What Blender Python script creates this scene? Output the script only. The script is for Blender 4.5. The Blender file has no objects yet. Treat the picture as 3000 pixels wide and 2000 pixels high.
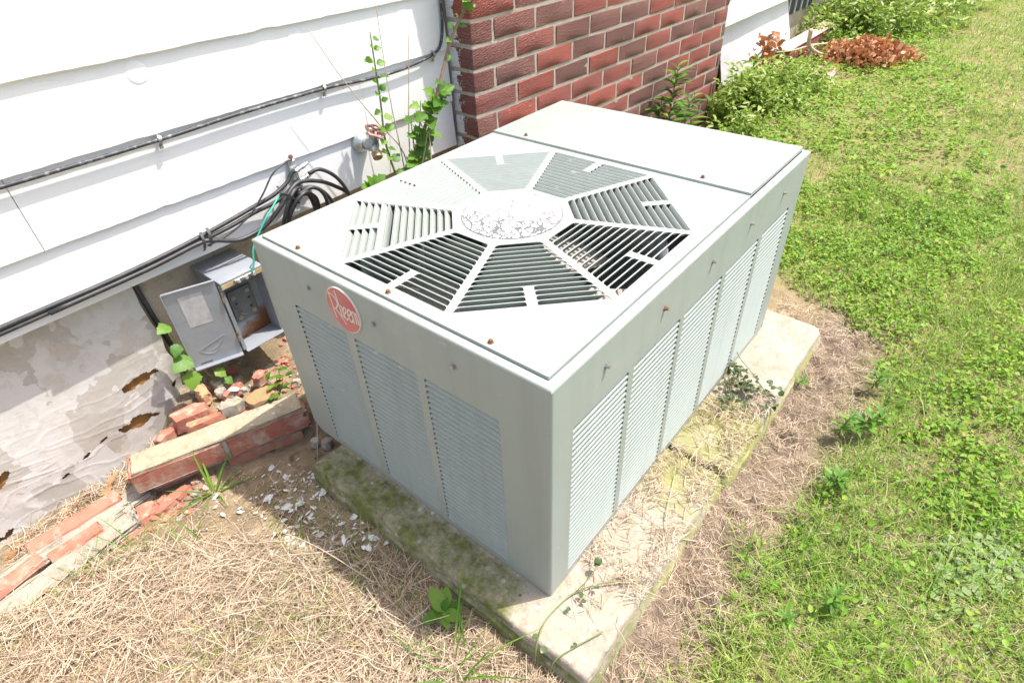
import bpy, bmesh, math, random
import numpy as np
from mathutils import Vector, Matrix, geometry

# ------------------------------------------------------------------ camera, sky, sun, exposure
sc = bpy.context.scene
COL = sc.collection
RNG = np.random.default_rng(11)
random.seed(5)

cam_d = bpy.data.cameras.new('camera')
cam = bpy.data.objects.new('camera', cam_d)
COL.objects.link(cam)
sc.camera = cam
cam_d.sensor_width = 36.0
cam_d.lens = 20.762
cam_d.clip_start = 0.02
cam_d.clip_end = 600
YAW, PIT, ROL = math.radians(40.918), math.radians(-38.148), math.radians(-2.764)
fw = Vector((math.cos(PIT) * math.cos(YAW), math.cos(PIT) * math.sin(YAW), math.sin(PIT)))
r0 = Vector((math.sin(YAW), -math.cos(YAW), 0))
u0 = r0.cross(fw)
rt = math.cos(ROL) * r0 + math.sin(ROL) * u0
up = -math.sin(ROL) * r0 + math.cos(ROL) * u0
m = Matrix((rt, up, -fw)).transposed().to_4x4()
m.translation = Vector((-0.44975, -0.32703, 1.02712))
cam.matrix_world = m

SUNV = Vector((0.355, -0.275, 1.0)).normalized()          # towards the sun
sun_el = math.asin(SUNV.z)
w = bpy.data.worlds.new('World')
sc.world = w
w.use_nodes = True
wn = w.node_tree
sky = wn.nodes.new('ShaderNodeTexSky')
sky.sky_type = 'NISHITA'
sky.sun_disc = False
sky.sun_elevation = sun_el
sky.sun_rotation = math.atan2(SUNV.x, SUNV.y)
sky.air_density = 1.0
sky.dust_density = 4.0
sky.ozone_density = 1.0
bg = wn.nodes['Background']
bg.inputs['Strength'].default_value = 0.15
wn.links.new(sky.outputs[0], bg.inputs[0])

sl = bpy.data.lights.new('sun', 'SUN')
sl.energy = 3.2
sl.angle = math.radians(0.6)
sl.color = (1.0, 0.95, 0.88)
sun = bpy.data.objects.new('sun', sl)
COL.objects.link(sun)
sun.rotation_euler = SUNV.to_track_quat('Z', 'Y').to_euler()
sun.location = (3, -2, 6)

sc.view_settings.view_transform = 'Standard'
sc.view_settings.look = 'None'
sc.view_settings.gamma = 1.0
sc.view_settings.exposure = 1.02
sc.view_settings.use_curve_mapping = False
sc.cycles.max_bounces = 7
sc.cycles.diffuse_bounces = 4
sc.cycles.caustics_reflective = False
sc.cycles.caustics_refractive = False

# ------------------------------------------------------------------ helpers
WL = {}                                                 # world base of every parent


def thing(name, label, cat, loc=(0, 0, 0), group=None):
    o = bpy.data.objects.new(name, None)
    COL.objects.link(o)
    o.location = loc
    o.empty_display_size = 0.05
    o['label'] = label
    o['category'] = cat
    if group:
        o['group'] = group
    WL[o.name] = Vector(loc)
    return o


def tag(o, label=None, cat=None, group=None, kind=None):
    if label: o['label'] = label
    if cat: o['category'] = cat
    if group: o['group'] = group
    if kind: o['kind'] = kind
    return o


def mesh(name, verts, faces, mat, smooth=False):
    me = bpy.data.meshes.new(name)
    me.from_pydata([tuple(v) for v in verts], [], [tuple(f) for f in faces])
    if smooth:
        me.polygons.foreach_set('use_smooth', [True] * len(me.polygons))
    if mat: me.materials.append(mat)
    me.update()
    return me


def link(name, me, parent=None, loc=None, rot=None, scale=None):
    """loc is a WORLD position of the mesh origin (None: mesh verts are already world coordinates)."""
    o = bpy.data.objects.new(name, me)
    COL.objects.link(o)
    base = WL[parent.name] if parent else Vector((0, 0, 0))
    if loc is None:
        o.location = -base
        WL[o.name] = Vector((0, 0, 0))
    else:
        o.location = Vector(loc) - base
        WL[o.name] = Vector(loc)
    if rot is not None: o.rotation_euler = rot
    if scale is not None: o.scale = (scale,) * 3 if isinstance(scale, (int, float)) else scale
    if parent: o.parent = parent
    return o


def obj(name, verts, faces, mat, parent=None, smooth=False):
    return link(name, mesh(name, verts, faces, mat, smooth), parent)


def from_bm(name, bm, mat, smooth=False, angle=None):
    me = bpy.data.meshes.new(name)
    bm.to_mesh(me)
    bm.free()
    if smooth: me.polygons.foreach_set('use_smooth', [True] * len(me.polygons))
    if angle is not None:
        me.polygons.foreach_set('use_smooth', [True] * len(me.polygons))
        me.set_sharp_from_angle(angle=math.radians(angle))
    if mat: me.materials.append(mat)
    return me


def box_bm(lo, hi, bev=0.0, seg=1, jit=0.0, cuts=0, rnd=None):
    bm = bmesh.new()
    bmesh.ops.create_cube(bm, size=1)
    lo, hi = Vector(lo), Vector(hi)
    c, s = (lo + hi) / 2, hi - lo
    for v in bm.verts:
        v.co = Vector((c[i] + v.co[i] * s[i] for i in range(3)))
    if bev > 0:
        bmesh.ops.bevel(bm, geom=list(bm.edges), offset=bev, segments=seg, affect='EDGES', profile=0.5)
    if cuts:
        bmesh.ops.subdivide_edges(bm, edges=list(bm.edges), cuts=cuts, use_grid_fill=True)
    if jit:
        R = rnd or random
        for v in bm.verts:
            v.co += Vector((R.uniform(-jit, jit), R.uniform(-jit, jit), R.uniform(-jit, jit)))
    return bm


def box(name, lo, hi, mat, parent=None, bev=0.0, seg=1, jit=0.0, cuts=0):
    return link(name, from_bm(name, box_bm(lo, hi, bev, seg, jit, cuts), mat, angle=35 if bev else None), parent)


def tube_data(pts, rad, sides=8, cap=True):
    pts = [Vector(p) for p in pts]
    n = len(pts)
    rads = rad if isinstance(rad, (list, tuple)) else [rad] * n
    V, F = [], []
    prev = None
    for i, p in enumerate(pts):
        t = (pts[min(i + 1, n - 1)] - pts[max(i - 1, 0)])
        t = t.normalized() if t.length > 1e-9 else Vector((0, 0, 1))
        if prev is None:
            a = Vector((0, 0, 1)) if abs(t.z) < .9 else Vector((1, 0, 0))
            nrm = t.cross(a).normalized()
        else:
            nrm = (prev - t * prev.dot(t))
            nrm = nrm.normalized() if nrm.length > 1e-6 else t.orthogonal().normalized()
        prev = nrm
        b = t.cross(nrm)
        for k in range(sides):
            a = 2 * math.pi * k / sides
            V.append(p + (nrm * math.cos(a) + b * math.sin(a)) * rads[i])
    for i in range(n - 1):
        for k in range(sides):
            k2 = (k + 1) % sides
            F.append((i * sides + k, i * sides + k2, (i + 1) * sides + k2, (i + 1) * sides + k))
    if cap:
        F.append(tuple(range(sides))[::-1])
        F.append(tuple(range((n - 1) * sides, n * sides)))
    return V, F


def spline(pts, per=6):
    P = [Vector(p) for p in pts]
    P = [P[0] * 2 - P[1]] + P + [P[-1] * 2 - P[-2]]
    out = []
    for i in range(1, len(P) - 2):
        for k in range(per):
            t = k / per
            a, b, c, d = P[i - 1], P[i], P[i + 1], P[i + 2]
            out.append(.5 * ((2 * b) + (c - a) * t + (2 * a - 5 * b + 4 * c - d) * t * t + (3 * b - a - 3 * c + d) * t ** 3))
    out.append(P[-2])
    return out


def tube(name, pts, rad, mat, parent=None, sides=8, per=6):
    sp = spline(pts, per) if per > 1 else pts
    if isinstance(rad, tuple):
        n = len(sp)
        rad = [rad[0] + (rad[1] - rad[0]) * i / (n - 1) for i in range(n)]
    V, F = tube_data(sp, rad, sides)
    return obj(name, V, F, mat, parent, smooth=True)


def lathe_data(prof, axis_o, axis_d, sides=16):
    d = Vector(axis_d).normalized()
    a = d.orthogonal().normalized()
    b = d.cross(a)
    o = Vector(axis_o)
    V, F = [], []
    for (h, r) in prof:
        for k in range(sides):
            t = 2 * math.pi * k / sides
            V.append(o + d * h + (a * math.cos(t) + b * math.sin(t)) * r)
    for i in range(len(prof) - 1):
        for k in range(sides):
            k2 = (k + 1) % sides
            F.append((i * sides + k, i * sides + k2, (i + 1) * sides + k2, (i + 1) * sides + k))
    F.append(tuple(range(sides))[::-1])
    F.append(tuple(range((len(prof) - 1) * sides, len(prof) * sides)))
    return V, F


def lathe(name, prof, o, d, mat, parent=None, sides=16, ang=35):
    V, F = lathe_data(prof, o, d, sides)
    me = mesh(name, V, F, mat, True)
    me.set_sharp_from_angle(angle=math.radians(ang))
    return link(name, me, parent)


def plate_mesh(name, outer, holes, thick, frame, mat):
    """flat sheet with holes: 2-D outline mapped by frame(u, v, w); w=0 outer face, w=-thick inner face."""
    pts, edges, n = [], [], 0
    for loop in [outer] + holes:
        k = len(loop)
        pts += [Vector(p) for p in loop]
        edges += [(n + i, n + (i + 1) % k) for i in range(k)]
        n += k
    vs, es, fs, *_ = geometry.delaunay_2d_cdt(pts, edges, [], 0, 1e-7)
    P2 = np.array([(v.x, v.y) for v in vs])
    FA = np.array([list(f) for f in fs])
    cen = P2[FA].mean(1)
    keep = pip(outer, cen[:, 0], cen[:, 1])
    for h_ in holes:
        ha = np.array([tuple(q) for q in h_])
        sel = np.where(keep & (cen[:, 0] > ha[:, 0].min()) & (cen[:, 0] < ha[:, 0].max()) & (cen[:, 1] > ha[:, 1].min()) & (cen[:, 1] < ha[:, 1].max()))[0]
        if len(sel): keep[sel[pip(h_, cen[sel, 0], cen[sel, 1])]] = False
    fs = [tuple(int(i) for i in f) for f in FA[keep]]
    V = [frame(p.x, p.y, 0) for p in vs] + [frame(p.x, p.y, -thick) for p in vs]
    N = len(vs)
    F, cnt = [], {}
    for f in fs:
        F.append(tuple(f))
        F.append(tuple(N + i for i in reversed(f)))
        for i in range(len(f)):
            a, b = f[i], f[(i + 1) % len(f)]
            cnt[(min(a, b), max(a, b))] = cnt.get((min(a, b), max(a, b)), 0) + 1
            cnt.setdefault(('d', min(a, b), max(a, b)), (a, b))
    for kx, c in list(cnt.items()):
        if kx[0] != 'd' and c == 1:
            a, b = cnt[('d',) + kx]
            F.append((b, a, N + a, N + b))
    return mesh(name, V, F, mat)


# ---- numpy noise
def vnoise(x, y, s=0):
    xi, yi = np.floor(x).astype(np.int64), np.floor(y).astype(np.int64)
    fx, fy = x - xi, y - yi
    fx, fy = fx * fx * (3 - 2 * fx), fy * fy * (3 - 2 * fy)

    def h(a, b):
        n = (a * 374761393 + b * 668265263 + s * 1442695041) & 0xffffffff
        n = ((n ^ (n >> 13)) * 1274126177) & 0xffffffff
        return ((n ^ (n >> 16)) & 0xffff) / 65535.0
    return (h(xi, yi) * (1 - fx) + h(xi + 1, yi) * fx) * (1 - fy) + (h(xi, yi + 1) * (1 - fx) + h(xi + 1, yi + 1) * fx) * fy


def sstep(a, b, x):
    t = np.clip((x - a) / (b - a), 0, 1)
    return t * t * (3 - 2 * t)


def block_d(x, y):                                     # distance behind the front of the fallen brick block
    return (x + .36) * .342 + (y - .913) * .94


def ground_z(x, y):
    x, y = np.asarray(x, float), np.asarray(y, float)
    d = block_d(x, y)
    near = sstep(.18, -.02, x)
    z = -.058 - .040 * sstep(-.24, -.02, d) * near - .012 * sstep(-.2, -.6, x)
    mound = sstep(.015, .06, d) * sstep(-.27, -.18, x) * sstep(1.9, 1.2, x)
    z = z * (1 - mound) + (-.018 + .012 * (vnoise(x * 18, y * 18, 4) - .5)) * mound
    z = z + .016 * (vnoise(x * 6, y * 6, 1) - .5) + .008 * (vnoise(x * 22, y * 22, 2) - .5) + .004 * (vnoise(x * 70, y * 70, 3) - .5)
    band = sstep(-.13, -.17, y) * sstep(-.34, -.28, y) * sstep(1.3, 1.1, x)
    z = z + band * (-.010 + .030 * (vnoise(x * 26, y * 26, 6) - .5) + .018 * (vnoise(x * 60, y * 60, 16) - .5))
    z = z + .03 * sstep(1.6, 4.0, x)
    z = z + .02 * sstep(2.2, 3.2, x) * sstep(.3, .9, y)
    return z


def pip(poly, x, y):
    ins = np.zeros(x.shape, bool)
    n = len(poly)
    for i in range(n):
        x1, y1 = poly[i]
        x2, y2 = poly[(i + 1) % n]
        c = ((y1 > y) != (y2 > y)) & (x < (x2 - x1) * (y - y1) / (y2 - y1 + 1e-12) + x1)
        ins ^= c
    return ins


# ------------------------------------------------------------------ materials
def new_mat(name):
    mt = bpy.data.materials.new(name)
    mt.use_nodes = True
    nt = mt.node_tree
    return mt, nt, nt.nodes['Principled BSDF']


class G:
    def __init__(s, nt): s.nt = nt

    def n(s, t, **kw):
        nd = s.nt.nodes.new('ShaderNode' + t)
        for k, v in kw.items():
            if k == 'inp':
                for a, b in v.items():
                    if hasattr(b, 'is_output'): s.nt.links.new(b, nd.inputs[a])
                    else: nd.inputs[a].default_value = b
            else: setattr(nd, k, v)
        return nd

    def pos(s): return s.n('NewGeometry').outputs['Position']

    def noise(s, scale, detail=4, rough=.55, vec=None, dist=0):
        return s.n('TexNoise', inp={'Scale': scale, 'Detail': detail, 'Roughness': rough, 'Distortion': dist, 'Vector': vec if vec is not None else s.pos()}).outputs['Fac']

    def ramp(s, fac, stops, interp='LINEAR'):
        r = s.n('ValToRGB')
        r.color_ramp.interpolation = interp
        e = r.color_ramp.elements
        while len(e) < len(stops): e.new(0.5)
        for i, (p, c) in enumerate(stops):
            e[i].position = p
            c = (c, c, c) if isinstance(c, (int, float)) else c
            e[i].color = (*c, 1)
        s.nt.links.new(fac, r.inputs[0])
        return r.outputs[0]

    def mix(s, fac, a, b, blend='MIX'):
        mx = s.n('Mix', data_type='RGBA', blend_type=blend)
        for i, v in ((0, fac), (6, a), (7, b)):
            if hasattr(v, 'is_output'): s.nt.links.new(v, mx.inputs[i])
            else: mx.inputs[i].default_value = v if i == 0 else (*v, 1)
        return mx.outputs[2]

    def math(s, op, a, b=0.0, clamp=False):
        nd = s.n('Math', operation=op, use_clamp=clamp)
        for i, v in ((0, a), (1, b)):
            if hasattr(v, 'is_output'): s.nt.links.new(v, nd.inputs[i])
            else: nd.inputs[i].default_value = v
        return nd.outputs[0]

    def sep(s, v):
        return s.n('SeparateXYZ', inp={0: v}).outputs

    def bump(s, h, strength, dist=.002):
        return s.n('Bump', inp={'Height': h, 'Strength': strength, 'Distance': dist}).outputs[0]

    def to(s, out, sock): s.nt.links.new(out, sock)


def simple(name, c1, c2=None, scale=8, rough=.6, metal=0.0, lo=.35, hi=.65, bump=0, bscale=60, bdist=.002, spec=None, detail=5, grime=None):
    mt, nt, b = new_mat(name)
    g = G(nt)
    c2 = c2 or tuple(v * .8 for v in c1)
    col = g.ramp(g.noise(scale, detail), [(lo, c1), (hi, c2)])
    if grime:
        gs, glo, ghi, gc = grime
        col = g.mix(g.ramp(g.noise(gs, 6, .65), [(glo, 0.0), (ghi, 1.0)]), col, gc)
    g.to(col, b.inputs['Base Color'])
    b.inputs['Roughness'].default_value = rough
    b.inputs['Metallic'].default_value = metal
    if spec is not None: b.inputs['Specular IOR Level'].default_value = spec
    if bump: g.to(g.bump(g.noise(bscale, 5), bump, bdist), b.inputs['Normal'])
    return mt


def leaf_mat(name, cols, rough=.45, trans=.35, attr=True, spec=.35):
    mt, nt, b = new_mat(name)
    g = G(nt)
    fac = g.n('Attribute', attribute_name='vary').outputs['Fac'] if attr else g.n('ObjectInfo').outputs['Random']
    k = len(cols)
    col = g.ramp(fac, [(i / (k - 1), c) for i, c in enumerate(cols)])
    vein = g.noise(160, 3)
    col = g.mix(g.ramp(vein, [(.35, 0.0), (.75, .35)]), col, tuple(min(1, v * 1.35) for v in cols[k // 2]))
    g.to(col, b.inputs['Base Color'])
    b.inputs['Roughness'].default_value = rough
    b.inputs['Specular IOR Level'].default_value = spec
    tr = g.n('BsdfTranslucent')
    g.to(g.mix(.5, col, (.45, .5, .05), 'MULTIPLY') if False else col, tr.inputs['Color'])
    mx = g.n('MixShader', inp={0: trans})
    g.to(b.outputs[0], mx.inputs[1])
    g.to(tr.outputs[0], mx.inputs[2])
    g.to(mx.outputs[0], nt.nodes['Material Output'].inputs[0])
    return mt


def m_siding():
    mt, nt, b = new_mat('white_siding_paint')
    g = G(nt)
    p = g.pos()
    sv = g.n('Mapping', inp={'Vector': p, 'Scale': (1, 1, 5)}).outputs[0]
    base = g.ramp(g.noise(3.5, 5, vec=sv), [(.3, (.83, .82, .80)), (.7, (.76, .76, .75))])
    # hairline paint cracks and a few flaked specks
    ck = g.n('TexVoronoi', feature='DISTANCE_TO_EDGE', inp={'Scale': 14, 'Vector': g.n('Mapping', inp={'Vector': p, 'Scale': (1, 1, 7)}).outputs[0]}).outputs['Distance']
    gate = g.ramp(g.noise(6, 4), [(.60, 0.0), (.72, 1.0)])
    line = g.math('MULTIPLY', g.ramp(ck, [(.0, 1.0), (.012, 0.0)]), gate)
    col = g.mix(g.math('MULTIPLY', line, .5), base, (.40, .38, .35))
    fl = g.ramp(g.noise(38, 3), [(.735, 0.0), (.75, 1.0)])
    col = g.mix(g.math('MULTIPLY', fl, .7), col, (.30, .26, .21))
    g.to(col, b.inputs['Base Color'])
    b.inputs['Roughness'].default_value = .55
    h = g.math('ADD', g.math('MULTIPLY', g.noise(60, 4, vec=sv), .6), g.math('MULTIPLY', line, -.8))
    g.to(g.bump(h, .35, .0012), b.inputs['Normal'])
    return mt


def m_brick(name, painted=False):
    mt, nt, b = new_mat(name)
    g = G(nt)
    p = g.pos()
    rnd = g.n('ObjectInfo').outputs['Random']
    base = g.ramp(rnd, [(0, (.27, .056, .036)), (.32, (.24, .050, .036)), (.40, (.165, .056, .044)), (.58, (.125, .056, .047)), (.8, (.165, .074, .058)), (1, (.105, .052, .046))])
    mv = g.n('Mapping', inp={'Vector': p, 'Scale': (1, 1, 1.6), 'Rotation': (0, .5, 0)}).outputs[0]
    rip = g.n('TexWave', wave_type='BANDS', bands_direction='Z', inp={'Vector': mv, 'Scale': 28, 'Distortion': 9, 'Detail': 3, 'Detail Scale': 2.2}).outputs['Fac']
    bark = g.math('ADD', g.math('MULTIPLY', rip, .6), g.math('MULTIPLY', g.noise(140, 5), .7))
    col = g.mix(g.ramp(bark, [(.40, 0.0), (1.0, .45)]), base, (.40, .16, .13))
    col = g.mix(g.ramp(g.noise(9, 5), [(.45, 0.0), (.8, .45)]), col, (.10, .05, .055))
    col = g.mix(g.ramp(g.noise(55, 4), [(.66, 0.0), (.78, .6)]), col, (.5, .42, .36))
    if painted:
        y = g.sep(p)[1]
        nrm = g.sep(g.n('NewGeometry').outputs['Normal'])[0]
        side = g.ramp(nrm, [(.0, 0.0), (.001, 0.0)])
        d = g.math('MULTIPLY', g.math('SUBTRACT', y, 1.035), 14.0)
        d = g.math('ADD', d, g.math('MULTIPLY', g.math('SUBTRACT', g.noise(32, 6, .7), .5), 2.2))
        mask = g.ramp(d, [(.10, 0.0), (.16, 1.0)])
        fleck = g.ramp(g.noise(210, 3), [(.70, 0.0), (.73, .8)])
        mask = g.math('MAXIMUM', mask, g.math('MULTIPLY', fleck, g.ramp(y, [(.99, 0.0), (1.0, 1.0)])))
        lt = g.math('LESS_THAN', nrm, -.5)
        col = g.mix(g.math('MULTIPLY', mask, lt), col, (.72, .73, .73))
    g.to(col, b.inputs['Base Color'])
    b.inputs['Roughness'].default_value = .78
    g.to(g.bump(bark, .9, .0028), b.inputs['Normal'])
    return mt


def m_paintmetal():
    mt, nt, b = new_mat('grey_green_enamel')
    g = G(nt)
    p = g.pos()
    col = g.ramp(g.noise(2.2, 5), [(.3, (.322, .362, .335)), (.7, (.344, .382, .352))])
    # chalky fade and rain streaks running down
    st = g.noise(34, 5, vec=g.n('Mapping', inp={'Vector': p, 'Scale': (1, 1, .05)}).outputs[0])
    col = g.mix(g.ramp(st, [(.48, 0.0), (.75, .38)]), col, (.265, .285, .25))
    z = g.sep(p)[2]
    dirt = g.math('MULTIPLY', g.ramp(z, [(.0, 1.0), (.06, 0.0)]), g.noise(30, 5))
    col = g.mix(g.math('MULTIPLY', dirt, .8), col, (.33, .32, .27))
    sp = g.ramp(g.noise(120, 2), [(.765, 0.0), (.78, 1.0)])
    col = g.mix(g.math('MULTIPLY', sp, .8), col, (.24, .13, .08))
    sc2 = g.ramp(g.noise(70, 2, vec=g.n('Mapping', inp={'Vector': p, 'Scale': (1, .25, 1.4)}).outputs[0]), [(.735, 0.0), (.76, .6)])
    col = g.mix(sc2, col, (.62, .63, .6))
    g.to(col, b.inputs['Base Color'])
    g.to(g.ramp(g.noise(9, 5), [(.3, .42), (.7, .58)]), b.inputs['Roughness'])
    b.inputs['Specular IOR Level'].default_value = .35
    col2 = g.mix(g.ramp(g.noise(6, 6, .7), [(.52, 0.0), (.75, .35)]), col, (.42, .455, .43))
    g.to(col2, b.inputs['Base Color'])
    g.to(g.bump(g.noise(5, 3), .30, .006), b.inputs['Normal'])
    return mt


def m_concrete(name, c1, c2, moss=None, stones=.8):
    mt, nt, b = new_mat(name)
    g = G(nt)
    p = g.pos()
    col = g.ramp(g.noise(11, 6), [(.3, c1), (.7, c2)])
    col = g.mix(g.ramp(g.noise(34, 6, .7), [(.5, 0.0), (.68, .55)]), col, tuple(v_ * .55 for v_ in c1))
    v = g.n('TexVoronoi', inp={'Scale': 75, 'Vector': p, 'Randomness': 1})
    cell = g.ramp(g.sep(v.outputs['Color'])[0], [(.70, 0.0), (.72, 1.0)])
    near = g.ramp(v.outputs['Distance'], [(.30, 1.0), (.42, 0.0)])
    stone = g.math('MULTIPLY', cell, near)
    scol = g.ramp(g.sep(v.outputs['Color'])[1], [(0, (.30, .28, .27)), (.35, (.55, .42, .30)), (.6, (.62, .60, .56)), (.85, (.40, .27, .22)), (1, (.22, .22, .25))])
    col = g.mix(g.math('MULTIPLY', stone, stones), col, scol)
    col = g.mix(g.ramp(g.noise(260, 3), [(.62, 0.0), (.72, .7)]), col, (.75, .70, .62))
    col = g.mix(g.ramp(g.noise(190, 3), [(.64, 0.0), (.74, .6)]), col, (.16, .13, .10))
    if moss:
        x, y, z = g.sep(p)[:3]
        n1 = g.noise(9, 6, .65)
        n2 = g.noise(60, 5, .7)
        # damp strip on the shaded side of the unit and a mossy patch in the middle of the open side
        left = g.math('MULTIPLY', g.n('MapRange', inp={0: x, 1: .03, 2: -.01, 3: 0.0, 4: 1.0}).outputs[0], g.n('MapRange', inp={0: y, 1: -.02, 2: .06, 3: 0.12, 4: .95}).outputs[0])
        mid = g.math('MULTIPLY', g.n('MapRange', inp={0: x, 1: .12, 2: .42, 3: .15, 4: 1.05}).outputs[0], g.n('MapRange', inp={0: x, 1: .66, 2: .76, 3: 1.0, 4: 0.0}).outputs[0])
        edge = g.math('MULTIPLY', g.n('MapRange', inp={0: z, 1: -.012, 2: -.022, 3: 0.0, 4: 1.0}).outputs[0], .95)
        k = g.math('MAXIMUM', g.math('MAXIMUM', left, mid), edge)
        mm = g.math('ADD', g.math('MULTIPLY', n1, .62), g.math('MULTIPLY', n2, .42))
        mm = g.math('ADD', mm, g.math('MULTIPLY', g.math('SUBTRACT', k, 1.0), .5))
        mask = g.ramp(mm, [(.34, 0.0), (.55, .94)])
        mcol = g.ramp(g.noise(45, 4), [(.3, (.066, .080, .013)), (.55, (.125, .140, .024)), (.8, (.23, .23, .07))])
        mdry = g.ramp(g.noise(55, 4), [(.3, (.20, .205, .055)), (.6, (.29, .285, .10)), (.8, (.36, .33, .16))])
        mcol = g.mix(g.n('MapRange', inp={0: x, 1: .02, 2: .10, 3: 0.0, 4: 1.0}).outputs[0], mcol, mdry)
        col = g.mix(mask, col, mcol)
    g.to(col, b.inputs['Base Color'])
    b.inputs['Roughness'].default_value = .92
    h = g.math('ADD', g.math('MULTIPLY', g.noise(150, 5), .7), g.math('MULTIPLY', stone, .25))
    g.to(g.bump(h, .8, .0025), b.inputs['Normal'])
    return mt


def m_soil():
    mt, nt, b = new_mat('soil_and_thatch')
    g = G(nt)
    p = g.pos()
    x, y, z = g.sep(p)[:3]
    soil = g.ramp(g.noise(14, 7, .65), [(.25, (.15, .115, .07)), (.5, (.29, .22, .14)), (.75, (.45, .355, .23))])
    soil = g.mix(g.ramp(g.noise(120, 4), [(.6, 0.0), (.75, .55)]), soil, (.48, .40, .29))
    soil = g.mix(g.ramp(g.noise(35, 5), [(.56, 0.0), (.72, .8)]), soil, (.09, .062, .042))
    clod = g.ramp(g.noise(42, 6, .7), [(.3, (.12, .09, .065)), (.55, (.23, .175, .13)), (.75, (.36, .28, .21))])
    strip = g.math('MULTIPLY', g.n('MapRange', inp={0: y, 1: -.06, 2: -.12, 3: 0.0, 4: .85}).outputs[0], g.n('MapRange', inp={0: x, 1: -.10, 2: .0, 3: 0.0, 4: 1.0}).outputs[0])
    soil = g.mix(strip, soil, clod)
    # lawn thatch away from the pad
    lawn = g.math('MAXIMUM', g.n('MapRange', inp={0: y, 1: -.22, 2: -.34, 3: 0.0, 4: 1.0}).outputs[0], g.n('MapRange', inp={0: x, 1: 1.2, 2: 1.5, 3: 0.0, 4: 1.0}).outputs[0])
    th = g.ramp(g.noise(50, 6, .7), [(.3, (.17, .125, .06)), (.55, (.30, .25, .12)), (.75, (.44, .36, .20))])
    th = g.mix(g.ramp(g.noise(5, 5), [(.40, 0.0), (.62, .75)]), th, (.16, .20, .045))
    col = g.mix(g.math('MULTIPLY', lawn, .9), soil, th)
    g.to(col, b.inputs['Base Color'])
    b.inputs['Roughness'].default_value = .95
    b.inputs['Specular IOR Level'].default_value = .15
    g.to(g.bump(g.math('ADD', g.noise(90, 6, .7), g.noise(300, 3)), .9, .004), b.inputs['Normal'])
    return mt


def m_foil(name='stained_foil', clean=0.0):
    mt, nt, b = new_mat(name)
    g = G(nt)
    p = g.pos()
    mv = g.n('Mapping', inp={'Vector': p, 'Rotation': (0, .55, 0), 'Scale': (1, 1, 1.5)}).outputs[0]
    n = g.noise(7.5, 7, .60, vec=p, dist=.35)
    col = g.ramp(n, [(.28, (.58, .53, .47)), (.42, (.53, .48, .425)), (.47, (.61, .575, .54)), (.55, (.64, .615, .59)), (.62, (.57, .53, .48)), (.75, (.63, .60, .57))])
    # tide-line rings of the water stains
    ring = g.math('ABSOLUTE', g.math('SUBTRACT', g.math('FRACT', g.math('MULTIPLY', n, 3.6)), .5))
    col = g.mix(g.ramp(ring, [(0.0, .40), (.022, 0.0)]), col, (.33, .30, .27))
    blot = g.n('TexVoronoi', inp={'Scale': 13, 'Vector': g.n('VectorMath', operation='ADD', inp={0: p, 1: g.n('VectorMath', operation='SCALE', inp={0: g.n('TexNoise', inp={'Scale': 22, 'Detail': 5, 'Vector': p}).outputs['Color'], 'Scale': .10}).outputs[0]}).outputs[0]}).outputs['Color']
    col = g.mix(g.ramp(g.sep(blot)[0], [(.40, 0.0), (.46, .75)]), col, (.63, .62, .605))
    col = g.mix(g.ramp(g.sep(blot)[1], [(.66, 0.0), (.70, .62)]), col, (.37, .33, .28))
    col = g.mix(g.ramp(g.noise(30, 7, .7, dist=.6), [(.52, 0.0), (.57, .4)]), col, (.50, .46, .42))
    col = g.mix(g.ramp(g.noise(55, 5), [(.52, 0.0), (.75, .5)]), col, (.60, .58, .55))
    brk = g.n('TexBrick', inp={'Vector': g.n('Mapping', inp={'Vector': p, 'Rotation': (math.pi / 2, 0, .0)}).outputs[0], 'Scale': 2.4}) if False else None
    spot = g.ramp(g.noise(80, 2), [(.76, 0.0), (.78, 1.0)])
    col = g.mix(spot, col, (.12, .10, .08))
    col = g.mix(clean, col, (.70, .71, .73))
    g.to(col, b.inputs['Base Color'])
    b.inputs['Metallic'].default_value = .25
    g.to(g.ramp(n, [(.35, .52), (.65, .38)]), b.inputs['Roughness'])
    crk = g.noise(16, 4, vec=g.n('Mapping', inp={'Vector': p, 'Rotation': (0, .5, 0), 'Scale': (1, 1, 3.5)}).outputs[0], dist=.8)
    g.to(g.bump(crk, .22, .005), b.inputs['Normal'])
    return mt


def m_galv(name, rust=False):
    mt, nt, b = new_mat(name)
    g = G(nt)
    p = g.pos()
    col = g.ramp(g.noise(22, 5), [(.3, (.385, .415, .455)), (.7, (.32, .35, .39))])
    col = g.mix(g.ramp(g.noise(90, 4), [(.62, 0.0), (.78, .5)]), col, (.20, .19, .17))
    if rust:
        x, y, z = g.sep(p)[:3]
        d = g.math('SUBTRACT', g.math('MULTIPLY', g.math('SUBTRACT', x, .07), .55), g.math('SUBTRACT', z, .125))
        d = g.math('ADD', g.math('MULTIPLY', d, 14.0), g.math('SUBTRACT', g.noise(40, 6, .7), .5))
        col = g.mix(g.ramp(d, [(0.0, 0.0), (.15, .6), (.4, 1.0)]), col, (.21, .085, .03))
        col = g.mix(g.ramp(g.noise(75, 5), [(.58, 0.0), (.7, .8)]), col, (.24, .12, .05))
    g.to(col, b.inputs['Base Color'])
    b.inputs['Metallic'].default_value = .35
    b.inputs['Roughness'].default_value = .45
    return mt


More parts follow.
